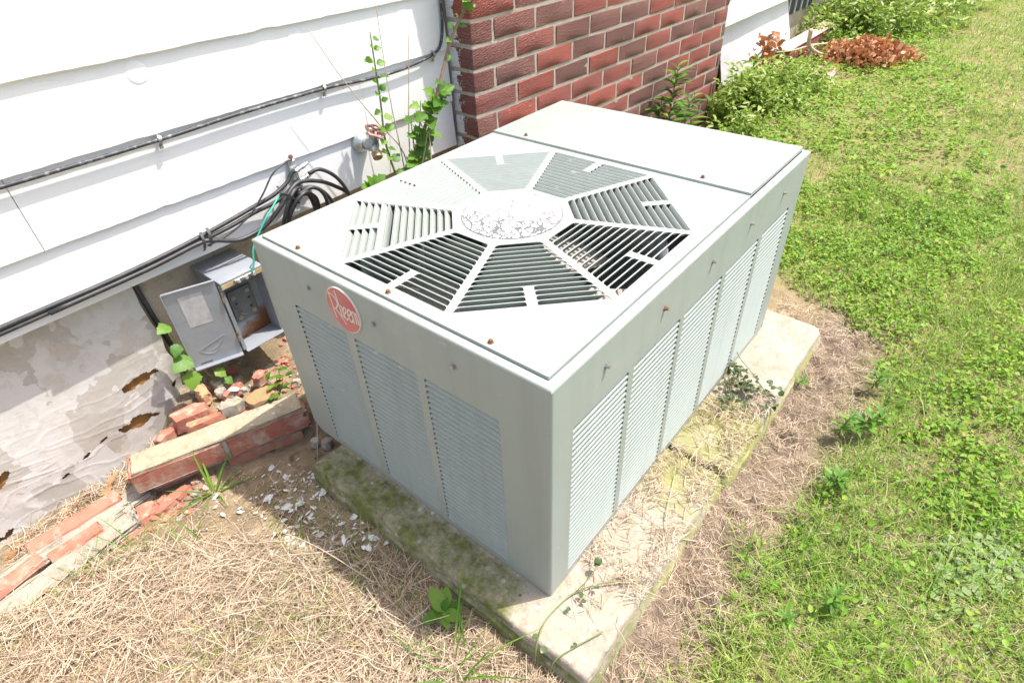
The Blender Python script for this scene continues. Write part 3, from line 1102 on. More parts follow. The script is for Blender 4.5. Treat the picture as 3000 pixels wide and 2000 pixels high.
sm_r, sm_s = screw_me(RUST), screw_me(STEEL, .0036)
for (x, y, z) in ((.026, .125, ZT), (.026, .588, ZT), (.0255, .342, ZT)):
    link('screw', sm_r, ac, (x, y, z))
for (x, y) in ((.706, .126), (.705, .595)):
    link('screw', sm_r, ac, (x, y, pz))
for (y, z) in ((.541, .459), (.362, .457), (.180, .458)):
    link('screw', sm_s, ac, (-.0005, y, z), (0, -math.pi / 2, .3))
for (x, z) in ((.136, .458), (.316, .459), (.501, .459), (.682, .460), (.868, .457)):
    link('screw', sm_r if x in (.316,) else sm_s, ac, (x, -.0005, z), (math.pi / 2, 0, .2))
# inside ------------------------------------------------------------------------------
box('base_pan', (.01, .01, .004), (L - .01, W - .01, .012), ENAMEL, ac)
box('condenser_coil', (.030, .030, .02), (.056, W - .04, .415), COIL, ac)
box('condenser_coil', (.060, .030, .02), (.66, .056, .415), COIL, ac)
box('compartment_divider', (.680, .012, .014), (.683, W - .012, .49), GALV, ac)
box('coil_top_rail', (.024, .062, .418), (.064, W - .06, .424), ENAMEL, ac)
fan = lathe('fan_motor', [(0, .062), (.10, .062), (.115, .05), (.13, .02)], (GC.x, GC.y, .36), (0, 0, 1), STEEL, ac, 24)
lathe('fan_hub', [(0, .045), (.035, .045)], (GC.x, GC.y, .318), (0, 0, 1), FANM, ac, 20)
for k in range(3):
    V, F = [], []
    for i in range(9):
        r = .04 + .225 * i / 8
        for j in range(7):
            t = (j / 6 - .5) * (1.15 + .25 * i / 8) + k * 2.094 + .35
            zz = .338 + .05 * (j / 6 - .5) * (1.1 - .35 * i / 8)
            V.append((GC.x + r * math.cos(t), GC.y + r * math.sin(t), zz))
    for i in range(8):
        for j in range(6):
            F.append((i * 7 + j, (i + 1) * 7 + j, (i + 1) * 7 + j + 1, i * 7 + j + 1))
    bm = bmesh.new()
    vs = [bm.verts.new(v) for v in V]
    for f in F: bm.faces.new([vs[i] for i in f])
    bm.normal_update()
    bmesh.ops.solidify(bm, geom=list(bm.faces), thickness=.002)
    bmesh.ops.recalc_face_normals(bm, faces=list(bm.faces))
    link('fan_blade', from_bm('fan_blade', bm, FANM, angle=40), ac)
V, F = [], []
for i in range(48):
    a = 2 * math.pi * i / 48
    for (r, z) in ((.300, .46), (.285, .44), (.280, .36), (.283, .36), (.288, .44), (.303, .46)):
        V.append((GC.x + r * math.cos(a), GC.y + r * math.sin(a), z))
for i in range(48):
    j = (i + 1) % 48
    for k in range(6):
        F.append((i * 6 + k, j * 6 + k, j * 6 + (k + 1) % 6, i * 6 + (k + 1) % 6))
obj('fan_shroud', V, F, GALV, ac, True)

# ------------------------------------------------------------------ electrical disconnect box
bx = thing('disconnect_box', 'open rusty galvanised electrical disconnect box mounted on the foundation', 'electrical box', (.073, 1.05, .08))
x0, x1, y0, y1, z0, z1 = .020, .128, 1.000, 1.139, .083, .280
box('back_plate', (x0 + .001, 1.050, z0 + .001), (x1 - .001, 1.053, z1 - .001), GALVR, bx)
y1b = y1
y1 = 1.073
box('side_plate', (x0, y0, z0), (x0 + .0018, y1b - .004, z1), GALV, bx)
box('side_plate', (x1 - .0018, y0, z0), (x1, y1b - .004, z1), GALV, bx)
hood = link('hood', from_bm('hood', box_bm((x0 - .004, y0 - .006, z1 + .0005), (x1 + .004, y1b - .0005, z1 + .008), .003, 2), GALV, angle=40), bx)
box('hood_lip', (x0 - .003, y0 - .0075, z1 - .010), (x1 + .003, y0 - .0055, z1 + .001), simple('yellowed_lip', (.52, .42, .26), (.42, .32, .18), 40, .5), hood)
box('bottom_plate', (x0 - .002, y0 - .012, z0 - .0025), (x1 + .002, y1b - .004, z0 - .0005), GALV, bx)
box('hinge_strip', (x0 - .007, y0 - .0015, z0 + .002), (x0 - .0003, y0 + .0005, z1), GALV, bx)
plate = link('knockout_plate', from_bm('knockout_plate', box_bm((.040, y1 - .030, .137), (.104, y1 - .026, .228), .003, 2), simple('grey_bakelite', (.17, .18, .19), (.21, .215, .22), 40, .5), angle=40), bx)
for (x, z) in ((.045, .208), (.085, .212), (.046, .147), (.086, .151)):
    lathe('plug_cap', [(0, .0062), (.0012, .0060)], (x + .007, y1 - .0302, z), (0, -1, 0), simple('putty', (.40, .37, .28), (.34, .31, .24), 60, .7), plate, 16)
for (x, z) in ((.047, .190), (.084, .192), (.050, .163), (.083, .166)):
    box('contact_slot', (x + .0035, y1 - .0309, z - .0022), (x + .0105, y1 - .0302, z + .0022), DARK, plate)
ribbon('pull_handle', [(.072 + .020 * math.cos(a), y1 - .036, .176 + .022 * math.sin(a)) for a in [math.radians(175 + 190 * i / 14) for i in range(15)]], .0024, (0, -1, 0), STEEL, plate, .002, 2)
box('plate_support', (.044, y1 - .026, .140), (.100, y1 - .0235, .225), GALV, bx)
# door folded back past the wall plane
door_o = Vector((.0145, .9985, 0))
da = math.radians(160.5)
dx = Vector((math.cos(da), math.sin(da), 0))
dn = Vector((-math.sin(da), math.cos(da), 0)) * 1
if dn.y > 0: dn = -dn                                     # dn: door normal towards the yard


def dpt(u, v, w_): return door_o + dx * u + dn * w_ + Vector((0, 0, v))


def dbox(name, u0_, u1_, v0_, v1_, w0_, w1_, mat, parent):
    V = [dpt(u, v, w_) for w_ in (w0_, w1_) for (u, v) in ((u0_, v0_), (u1_, v0_), (u1_, v1_), (u0_, v1_))]
    return obj(name, V, [(0, 3, 2, 1), (4, 5, 6, 7), (0, 1, 5, 4), (1, 2, 6, 5), (2, 3, 7, 6), (3, 0, 4, 7)], mat, parent)


door = dbox('door', .006, .122, .083, .300, 0, .0016, GALV, bx)
dbox('door_lip', .006, .122, .0800, .0826, -.001, .016, GALV, door)
dbox('door_lip', .1215, .1240, .083, .300, -.001, .007, GALV, door)
dbox('door_lip', .006, .122, .3004, .3022, -.001, .006, GALV, door)
dbox('faded_sticker', .040, .094, .196, .282, .0017, .0021, simple('bleached_paper', (.52, .51, .50), (.40, .40, .40), 60, .8, lo=.4, hi=.7), door)
dbox('latch_slot', .078, .106, .0865, .0895, .0017, .0021, simple('rust_slot', (.15, .08, .035), (.10, .06, .03), 80, .9), door)
for v in (.118, .236):
    a = dpt(.001, v, .004)
    hg = lathe('hinge', [(0, .0034), (.014, .0034)], a, (0, 0, 1), STEEL, bx, 10)
    lathe('hinge_pin', [(0, .0024), (.012, .0024)], a + Vector((0, 0, .0145)), (0, 0, 1), BRASS, hg, 8)
# embossed winged maker's mark on the door
EMB = [[(.098, .127), (.030, .150)], [(.098, .127), (.089, .116), (.070, .108), (.055, .116), (.030, .1485)], [(.066, .118), (.052, .124), (.042, .136)]]
mark = dbox('embossed_mark', .0895, .0905, .1195, .1205, .0016, .0020, GALV, door)
for st in EMB:
    ribbon('embossed_line', [dpt(u, v, .0016) for (u, v) in st], .0018, tuple(dn), GALV, mark, .0009, 4)
Vs, Fs = [], []                                           # worn raised lettering, no longer legible
for k in range(8):
    u_, v_ = .0880 - k * .0058, .1240 + k * .00195
    for (du, dv, wu, wv) in ((0, 0, .0009, .0058), (.0014, .0046, .0026, .0010), (.0014, .0002 + .0022 * (k % 2), .0024, .0010), (.0030, .0010 * (k % 3), .0008, .0036)):
        n0 = len(Vs)
        for w_ in (.0016, .0022):
            Vs += [dpt(u_ - du, v_ + dv, w_), dpt(u_ - du - wu, v_ + dv + wu * .33, w_), dpt(u_ - du - wu, v_ + dv + wv + wu * .33, w_), dpt(u_ - du, v_ + dv + wv, w_)]
        Fs += [tuple(n0 + q for q in f) for f in ((4, 5, 6, 7), (0, 1, 5, 4), (1, 2, 6, 5), (2, 3, 7, 6), (3, 0, 4, 7))]
obj('embossed_lettering', Vs, Fs, GALV, mark)
# ground lug on the hood lip and the green wire
lug = box('ground_lug', (.050, y0 - .014, z1 - .006), (.104, y0 - .0078, z1 + .004), STEEL, bx, .001)
for x in (.057, .078, .098):
    lathe('lug_screw', [(0, .0052), (.004, .0052), (.0045, .004), (.009, .0036)], (x, y0 - .0142, z1 - .001), (0, -1, .25), ZINC, lug, 12)
gw = tube('green_wire', [(.250, 1.040, .412), (.215, 1.020, .400), (.190, 1.008, .392), (.152, 1.000, .362), (.122, .992, .335), (.108, .984, .305), (.094, .981, .284)], .0023, GREEN_W, None, 8)
tag(gw, 'green ground wire hanging down to the open electrical box', 'wire')

# ------------------------------------------------------------------ cables on the siding
YC = YF - .0105
uc = tube('wall_cable', [(-2.4, YC, .640), (-.9, YC, .617), (-.254, YC, .6125), (.04, YC, .6125), (.23, YC, .617), (.471, YC, .617), (.60, YC, .609), (.703, YC, .606), (.80, YC, .612), (.868, YC, .622), (.903, YC, .643), (.919, YC, .70), (.921, YC, .80), (.918, YC, 1.0), (.92, YC, 1.6)], .0043, BLACKP, None, 8, 8)
tag(uc, 'thin black cable clipped under the second clapboard and turning up at the chimney', 'cable')
for (x, z, lb) in ((.040, .6125, 'cable clip nearest the left end of the clapboard wall'), (.471, .617, 'cable clip above the garden tap'), (.866, .621, 'cable clip beside the chimney corner')):
    c_ = thing('cable_clip', lb + ' holding the thin black cable', 'cable clip', (x, YC, z), 'clips on the wall cable')
    pts = [(x + .004, YC + .0075, z + .009), (x + .002, YC - .0015, z + .009), (x, YC - .0075, z + .002), (x, YC - .005, z - .006), (x, YC + .002, z - .010), (x, YC + .0045, z - .020)]
    ribbon('strap', pts, .0075, (0, -.8, .4), STEEL, c_, .0010, 3)
    lathe('nail_head', [(0, .0038), (.002, .0034)], (x, YC + .0005, z - .0155), (0, -1, .1), STEEL, c_, 10)
# heavy cables along the bottom board
lc = thing('cable_bundle', 'bundle of thick black cables strapped along the lowest clapboard', 'cables', (-.2, 1.06, .36))
tube('cable', [(-2.6, 1.068, .30), (-1.2, 1.066, .352), (-.38, 1.064, .3665), (-.195, 1.064, .3675), (-.05, 1.064, .374), (.051, 1.064, .383), (.12, 1.062, .392), (.185, 1.060, .402), (.245, 1.054, .414), (.290, 1.056, .430), (.310, 1.058, .446), (.322, 1.056, .452)], .0052, BLACK, lc, 10)
tube('cable', [(-2.6, 1.068, .286), (-1.2, 1.066, .340), (-.38, 1.064, .3555), (-.195, 1.064, .3565), (-.05, 1.064, .363), (.051, 1.064, .3715), (.12, 1.062, .378), (.185, 1.060, .388), (.25, 1.050, .398), (.300, 1.050, .417), (.326, 1.054, .424)], .0052, BLACK, lc, 10)
tube('cable', [(-.30, 1.056, .3585), (-.10, 1.055, .363), (.030, 1.053, .373), (.065, 1.050, .366), (.119, 1.045, .345), (.187, 1.044, .350), (.235, 1.034, .382), (.275, 1.036, .410), (.320, 1.046, .424), (.380, 1.046, .405), (.430, 1.050, .370), (.47, 1.056, .33), (.50, 1.05, .25)], .0055, BLACK, lc, 10)
for (x, z) in ((.040, .372), (.058, .376), (.262, .408)):
    ribbon('tie_strap', [(x - .004, 1.060, z - .024), (x - .004, 1.049, z - .012), (x, 1.048, z + .006), (x + .003, 1.060, z + .022)], .0065, (0, -1, 0), BLACK, lc, .001, 4)
# coil of spare cable
ck = thing('cable_coil', 'coil of spare black cable hanging below the splitter at the end of the bundle', 'cable coil', (.29, 1.04, .33))
for i, (cx, cz, rx, rz, yy, rad) in enumerate(((.292, .330, .052, .084, 1.040, .0055), (.300, .322, .048, .082, 1.030, .0052), (.306, .312, .055, .082, 1.048, .0055), (.316, .318, .060, .092, 1.036, .0050))):
    pts = []
    for k in range(15):
        a = 2 * math.pi * k / 14 + .6 * i
        pts.append((cx + rx * math.cos(a) + .012 * math.sin(a), yy + .012 * math.sin(a * 2 + i), cz + rz * math.sin(a)))
    tube('loop', pts, rad, BLACK, ck, 8, 4)
tube('cable_tail', [(.352, 1.046, .436), (.385, 1.040, .438), (.425, 1.038, .405), (.455, 1.042, .350), (.47, 1.05, .28)], .0052, BLACK, ck, 8)
tube('cable_tail', [(.30, 1.032, .40), (.345, 1.028, .405), (.385, 1.032, .365), (.41, 1.040, .30)], .0052, BLACK, ck, 8)
ribbon('tie_strap', [(.252, 1.028, .420), (.268, 1.024, .412), (.285, 1.024, .395), (.296, 1.030, .378)], .006, (0, -1, 0), BLACK, ck, .001, 4)
# coax ground block with its earth wire
gbk = thing('coax_ground_block', 'small silver coax ground block screwed to the lowest clapboard', 'connector', (.335, 1.066, .43))
box('bracket', (.318, 1.0695, .405), (.338, 1.0745, .474), ZINC, gbk, .001)
for (z, xa, xb) in ((.452, .318, .366), (.424, .326, .388)):
    lathe('barrel', [(0, .0045), (.008, .0045), (.0082, .0066), (.018, .0066), (.0182, .005), (.028, .005), (.0282, .0064), (.038, .0064), (.0382, .0046), (xb - xa, .0046)], (xa, 1.060, z - .006), (1, 0, .24), ZINC, gbk, 12)
    lathe('end_sleeve', [(0, .0060), (.005, .0060)], (xa - .004, 1.060, z - .007), (1, 0, .24), simple('blue_sleeve', (.35, .42, .55), (.30, .36, .5), 30, .5), gbk, 12)
lathe('lug_screw', [(0, .006), (.004, .006), (.0045, .004), (.008, .004)], (.3275, 1.0695, .484), (0, -1, .2), RUST, gbk, 8)
tube('earth_wire', [(.326, 1.062, .478), (.300, 1.052, .482), (.255, 1.046, .468), (.215, 1.046, .430), (.165, 1.046, .392), (.10, 1.050, .366), (.045, 1.052, .360)], .0021, BLACK, gbk, 6)

# ------------------------------------------------------------------ garden tap
tp = thing('garden_tap', 'old metal garden tap with a faded red wheel handle on the clapboard wall', 'tap', (.556, 1.075, .452))
lathe('wall_flange', [(-.006, .0285), (.0, .0285), (.004, .0275), (.010, .022), (.017, .0165), (.021, .0155)], (.556, 1.074, .452), (0, -1, .02), ZINC, tp, 28)
lathe('valve_body', [(0, .0135), (.012, .0135), (.0122, .0175), (.026, .0180), (.030, .0165), (.040, .014)], (.557, 1.054, .453), (.03, -1, .0), simple('grey_zinc_casting', (.33, .36, .35), (.42, .44, .42), 50, .5, .4), tp, 16)
lathe('bonnet_nut', [(0, .0135), (.010, .0150), (.0102, .0155), (.020, .0155), (.0202, .011), (.028, .009), (.042, .006)], (.558, 1.026, .458), (.10, -.42, .78), simple('grey_zinc_nut', (.27, .30, .29), (.40, .42, .40), 50, .45, .5), tp, 6)
lathe('spout', [(0, .012), (.018, .0115)], (.556, 1.020, .452), (-.25, -.62, -.62), simple('spout_zinc', (.30, .33, .32), (.4, .42, .4), 50, .5, .4), tp, 14)
lathe('hose_cap', [(0, .0125), (.002, .0142), (.018, .0142), (.020, .0125)], (.551, 1.008, .440), (-.25, -.62, -.62), BRASS, tp, 18)
hc = Vector((.5625, 1.007, .494))
hn = Vector((.10, -.42, .78)).normalized()
h1 = hn.orthogonal().normalized()
h2 = hn.cross(h1)
V, F = [], []
NT, ND = 40, 8
for i in range(NT):
    a = 2 * math.pi * i / NT
    rad = .0245 + .0028 * math.cos(a * 5)
    for k in range(ND):
        b_ = 2 * math.pi * k / ND
        rr_ = rad + .0042 * math.cos(b_)
        V.append(hc + (h1 * math.cos(a) + h2 * math.sin(a)) * rr_ + hn * (.0036 * math.sin(b_)))
for i in range(NT):
    for k in range(ND):
        F.append((i * ND + k, ((i + 1) % NT) * ND + k, ((i + 1) % NT) * ND + (k + 1) % ND, i * ND + (k + 1) % ND))
wheel = obj('handwheel', V, F, PINK, tp, True)
for i in range(5):
    a = 2 * math.pi * (i + .5) / 5
    V, F = tube_data([hc + (h1 * math.cos(a) + h2 * math.sin(a)) * .005, hc + (h1 * math.cos(a) + h2 * math.sin(a)) * .023], .0036, 6)
    obj('spoke', V, F, PINK, wheel, True)
lathe('handle_screw', [(-.004, .0085), (.003, .0080), (.0035, .004), (.006, .0035)], hc, hn, RUST, wheel, 10)
# ------------------------------------------------------------------ foil-faced insulation boards against the foundation
def foil_board(x0, x1, xs, zb, yb, ztop, ytop, holes, nx_, nt_, seed, label, amp=.006, fm=FOIL):
    t_ = thing('foil_insulation_board', label, 'insulation board', ((x0 + x1) / 2, 1.02, -.05))
    X = np.linspace(x0, x1, nx_)
    T = np.linspace(0, 1, nt_)
    XX, TT = np.meshgrid(X, T, indexing='ij')
    ZB, YB = np.interp(XX, xs, zb), np.interp(XX, xs, yb)
    ZB = ZB + .006 * (vnoise(XX * 30, XX * 0, seed) - .5) + .012 * (vnoise(XX * 8, XX * 0, seed + 1) - .5)
    e = .008 * (vnoise(TT * 9, TT * 0, seed + 2) - .5)
    PX = XX + e * (XX > x1 - .02) + .01 * TT * (XX - (x0 + x1) / 2) / (x1 - x0)
    PZ = ztop + (ZB - ztop) * TT
    PY = ytop + (YB - ytop) * TT ** 1.15
    a = XX * .95 + TT * .16
    b = TT * .42 - XX * .18 + .10 * vnoise(XX * 2.2, TT * 2.2, seed + 15)
    rg = 1 - np.abs(2 * vnoise(a * 4.5 + 9 * vnoise(a * 3, b * 6, seed + 7), b * 34, seed + 3) - 1)
    rg2 = 1 - np.abs(2 * vnoise(a * 11 + 3, b * 60, seed + 4) - 1)
    PY = PY - amp * .30 * sstep(.25, .85, TT) * (rg ** 12) * sstep(.45, .7, vnoise(a * 5, b * 9, seed + 9)) - amp * .2 * sstep(.3, .8, TT) * rg2 ** 14 + .010 * (vnoise(XX * 3.2, TT * 3, seed + 5) - .5) * TT
    PY = PY - .0012 * (vnoise(XX * 9, TT * 6, seed + 8) - .5)
    PY = PY + .045 * sstep(x1 - .05, x1, XX) * sstep(.55, 1.0, TT)          # corner curls back
    V = np.stack([PX, PY, PZ], -1).reshape(-1, 3)
    I = (np.arange(nx_ - 1)[:, None] * nt_ + np.arange(nt_ - 1)[None, :]).ravel()
    F = np.stack([I, I + nt_, I + nt_ + 1, I + 1], -1)
    cen = V[F].mean(1)
    keep = np.ones(len(F), bool)
    for (hx, hz, hl, hw, ang) in holes:
        dx, dz = cen[:, 0] - hx, cen[:, 2] - hz
        u = (dx * math.cos(ang) + dz * math.sin(ang)) / hl
        v = (-dx * math.sin(ang) + dz * math.cos(ang)) / hw
        keep &= (u * u + v * v + 1.3 * (vnoise(cen[:, 0] * 60, cen[:, 2] * 60, seed + 11) - .5) + 1.0 * (vnoise(cen[:, 0] * 150, cen[:, 2] * 150, seed + 12) - .5)) > 1
    front = link('foil_face', np_mesh('foil_face', V, F[keep], fm, smooth=True), t_)
    VB = V + np.array([0, .011, -.002])
    core = link('foam_core', np_mesh('foam_core', VB, F, FOAM, smooth=True), t_)
    return t_


foil_board(-1.5, -.127, [-1.6, -.64, -.49, -.35, -.27, -.2, -.12], [-.20, -.142, -.112, -.113, -.100, -.055, -.042], [1.05, 1.06, 1.066, 1.066, 1.066, 1.070, 1.075], .336, 1.131,
           [(-.207, .090, .042, .0105, .10), (-.267, -.005, .042, .0125, -.05), (-.146, .030, .010, .006, .4), (-.535, .036, .028, .007, .75), (-.345, -.001, .009, .0035, .3), (-.391, -.016, .010, .0035, .3), (-.445, -.034, .012, .0035, .3), (-.60, -.09, .02, .006, .3)],
           420, 170, 41, 'large wrinkled stained foil insulation board with torn holes leaning on the foundation', .007)
foil_board(3.14, 4.22, [3.1, 4.3], [-.08, -.09], [1.04, .985], .335, 1.128, [], 90, 40, 77, 'small wrinkled silver foil board leaning under the clapboards beyond the chimney', .012, FOIL2)

# ------------------------------------------------------------------ fallen brick block and rubble
def frag_me(sx, sy, sz, seed, mat, n=11, bev=.0):
    R = random.Random(seed)
    bm = bmesh.new()
    for i in range(n):
        a = 2 * math.pi * i / n + R.uniform(-.25, .25)
        r = R.uniform(.72, 1.0)
        q = 1 / max(abs(math.cos(a)), abs(math.sin(a))) ** .6
        for s_ in (-1, 1):
            bm.verts.new((sx * .5 * r * q * math.cos(a) * (1 if s_ < 0 else R.uniform(.8, .97)), sy * .5 * r * q * math.sin(a) * (1 if s_ < 0 else R.uniform(.8, .97)), sz * .5 * s_ * R.uniform(.75, 1)))
    bmesh.ops.convex_hull(bm, input=list(bm.verts))
    for v in [v for v in bm.verts if not v.link_faces]: bm.verts.remove(v)
    bmesh.ops.subdivide_edges(bm, edges=list(bm.edges), cuts=1, use_grid_fill=True)
    amp_ = .07 * min(sx, sy, sz) + .0006
    for v in bm.verts: v.co += Vector((R.uniform(-amp_, amp_), R.uniform(-amp_, amp_), R.uniform(-amp_, amp_)))
    return from_bm('fragment', bm, mat, angle=18)


BO, BE, BN = Vector((-.36, .913, 0)), Vector((.940, -.341, 0)), Vector((.341, .940, 0))
BANG = math.atan2(-.341, .940)
blk = thing('fallen_brick_block', 'pair of mortared red bricks lying askew between the foil board and the air conditioner', 'brick block', tuple(BO + BE * .2 + BN * .03 + Vector((0, 0, -.06))))


def blk_part(name, e0, e1, n0, n1, z0, z1, mat, bev, jit, cuts, seed, rz=0):
    R = random.Random(seed)
    bm = box_bm((0, 0, 0), (e1 - e0, n1 - n0, z1 - z0), bev, 2, 0, cuts, R)
    for v in bm.verts:
        v.co += Vector((R.uniform(-jit, jit), R.uniform(-jit, jit), R.uniform(-jit, jit)))
    return link(name, from_bm(name, bm, mat, angle=35), blk, tuple(BO + BE * e0 + BN * n0 + Vector((0, 0, z0))), (0, 0, BANG + rz))


blk_part('brick', .0, .199, 0, .075, -.060, -.004, OLDBRICK, .003, .0012, 2, 1)
b2 = blk_part('brick', .209, .408, .0, .075, -.060, -.004, OLDBRICK, .004, .0014, 3, 2, -.012)
for v in b2.data.vertices:                                # broken far end
    if v.co.x > .19: v.co.x -= random.uniform(0, .016) + (.012 if v.co.y > .05 else 0)
blk_part('mortar_joint', .198, .210, .004, .09, -.060, -.005, MORTAR, .001, .001, 2, 3)
blk_part('mortar_bed', .010, .398, .0025, .068, -.0045, .0035, m_concrete('grainy_mortar', (.33, .275, .18), (.44, .375, .27)), .002, .0016, 5, 4)
blk_part('mortar_bed', .030, .402, .010, .09, -.071, -.0595, MORTAR, .001, .0022, 4, 5)
blk_part('brick', .195, .380, .012, .095, -.125, -.0705, OLDBRICK2, .003, .0012, 2, 6)
blk_part('brick', .0, .185, .030, .105, -.130, -.0715, OLDBRICK2, .003, .0015, 2, 7)

# bricks of the old footing at the left edge
oldb = [(-.482, .968, -.092, .190, .036, .052, -.05, 'long red footing brick half under the foil board edge'),
        (-.502, .916, -.101, .104, .034, .056, -.03, 'short red footing brick below the longer one'),
        (-.665, .922, -.104, .205, .038, .056, .16, 'red footing brick nearest the lower left corner')]
for (x, y, z, lx, ly, lz, rz, lb) in oldb:
    me = from_bm('brick', box_bm((-lx / 2, -ly / 2, -lz / 2), (lx / 2, ly / 2, lz / 2), .004, 2, .0016, 2), OLDBRICK, angle=35)
    tag(link('footing_brick', me, None, (x, y, z), (.16, -.03, rz)), lb, 'brick', 'old footing bricks')
for i, (x, y, z, lx, ly, lz, rz, lb) in enumerate(((-.60, .872, -.112, .42, .060, .06, .10, 'rough grey mortar footing in front of the red footing bricks'), (-.425, .905, -.112, .085, .075, .06, -.2, 'pale mortar lump at the end of the footing bricks'), (-.52, .942, -.105, .38, .050, .06, .02, 'narrow pale mortar joint between the footing bricks'))):
    bm = box_bm((-lx / 2, -ly / 2, -lz / 2), (lx / 2, ly / 2, lz / 2), .008, 2, 0, 5)
    R = random.Random(60 + i)
    for v in bm.verts: v.co += Vector((R.uniform(-.004, .004), R.uniform(-.004, .004), R.uniform(-.004, .004)))
    tag(link('mortar_footing', from_bm('mortar_footing', bm, FOOT, angle=30), None, (x, y, z), (.12, 0, rz)), lb, 'mortar', 'mortar of the old footing')

# named larger pieces
big = [
    ((-.170, .975, .006), (.105, .062, .045), -.32, OLDBRICK, 'pale red half brick lying behind the fallen brick block', 'brick_piece'),
    ((-.243, .972, -.012), (.075, .034, .04), .30, OLDBRICK, 'small red brick piece beside the foil board corner', 'brick_piece'),
    ((-.165, .928, .000), (.120, .034, .035), -.28, OLDBRICK2, 'broken brick strip tight behind the fallen block', 'brick_piece'),
    ((-.095, .925, .008), (.066, .046, .030), -.2, STONE, 'angular pale mortar lump on the brick rubble', 'mortar_piece'),
    ((-.118, 1.020, .018), (.036, .080, .032), -.25, simple('orange_tan_brick', (.50, .27, .14), (.56, .34, .20), 30, .9), 'tan brick end beside the foil board corner below the box', 'brick_piece'),
    ((-.030, .898, .004), (.090, .062, .022), -.1, simple('mossy_brick', (.36, .20, .11), (.30, .24, .11), 25, .95, bump=.6, bscale=140), 'flat mossy brown brick slab behind the fallen block', 'brick_piece'),
    ((-.060, .972, .006), (.070, .042, .024), .2, OLDBRICK, 'flat red brick shard in the middle of the rubble', 'brick_piece'),
    ((.010, .962, .010), (.046, .038, .03), .5, OLDBRICK, 'red brick shard below the box shadow', 'brick_piece'),
    ((-.075, 1.022, .012), (.022, .042, .02), .2, STONE, 'small grey mortar stub beside the tan brick end', 'mortar_piece'),
    ((-.085, .992, .010), (.028, .030, .02), .9, STONE, 'pinkish grey pebble beside the tan brick end', 'mortar_piece'),
    ((-.045, .940, .020), (.020, .018, .012), .9, STONE, 'pale mortar crumb on the red shards', 'mortar_piece'),
    ((-.392, .884, -.098), (.110, .058, .022), .25, OLDBRICK, 'flat orange brick slab on the soil left of the crabgrass', 'brick_piece'),
    ((-.312, .868, -.096), (.100, .038, .022), .22, OLDBRICK, 'thin orange brick sliver in front of the fallen block', 'brick_piece'),
    ((-.420, .840, -.106), (.090, .050, .020), .1, OLDBRICK, 'orange brick slab half buried in straw', 'brick_piece'),
    ((-.335, .826, -.104), (.060, .040, .014), -.3, OLDBRICK, 'small orange brick flake at the straw edge', 'brick_piece'),
    ((-.560, .822, -.122), (.090, .046, .03), .4, OLDBRICK2, 'pink brick piece in the straw by the footing', 'brick_piece'),
    ((-.640, .800, -.124), (.100, .050, .03), .3, OLDBRICK2, 'reddish brick piece near the lower left straw', 'brick_piece'),
    ((-.455, .790, -.112), (.060, .050, .016), .3, STONE, 'pale flat stone lying in the straw', 'mortar_piece'),
    ((.045, .740, -.075), (.034, .030, .03), .3, STONE, 'mossy lump at the foot of the fallen block near the pad', 'mortar_piece'),
    ((.062, .700, -.066), (.040, .034, .034), .8, OLDBRICK2, 'mossy brick chunk under the edge of the air conditioner', 'brick_piece'),
    ((.012, .700, -.072), (.034, .026, .026), .1, STONE, 'greenish pebble beside the pad corner', 'mortar_piece'),
    ((-.003, .735, -.078), (.026, .022, .02), .1, STONE, 'grey pebble against the fallen block', 'mortar_piece'),
    ((.070, .772, -.050), (.050, .040, .03), .1, OLDBRICK2, 'brick lump tucked behind the corner of the air conditioner', 'brick_piece'),
]
for i, (p, s_, rz, mt, lb, nm) in enumerate(big):
    me = frag_me(*s_, 200 + i, mt)
    tag(link(nm, me, None, p, (random.uniform(-.12, .12), random.uniform(-.12, .12), rz)), lb, 'brick piece' if nm == 'brick_piece' else 'mortar piece', 'rubble by the foundation')
# small shards nobody can tell apart
shard_me = [frag_me(.022, .015, .008, 300 + i, m_) for i, m_ in enumerate((OLDBRICK, OLDBRICK, OLDBRICK2, OLDBRICK, STONE, STONE))]
for i in range(125):
    x, y = random.uniform(-.12, .17), random.uniform(.865, 1.10)
    if .02 < x < .13 and y > 1.05: continue
    tag(link('brick_shard', shard_me[i % 6], None, (x, y, float(ground_z(x, y)) + .003), (random.uniform(-.3, .3), random.uniform(-.3, .3), random.uniform(0, 6.3)), random.choice((.35, .5, .6, .8, 1.0, 1.7))),
        'small crumb of brick or mortar in the rubble below the electrical box', 'shard', 'crumbs of brick below the box')
for i in range(40):
    x, y = random.uniform(-.60, -.22), random.uniform(.80, .90)
    tag(link('brick_shard', shard_me[i % 6], None, (x, y, float(ground_z(x, y)) + .003), (random.uniform(-.3, .3), random.uniform(-.3, .3), random.uniform(0, 6.3)), random.uniform(.4, 1.3)),
        'small crumb of brick or mortar on the soil along the old footing', 'shard', 'crumbs of brick along the footing')
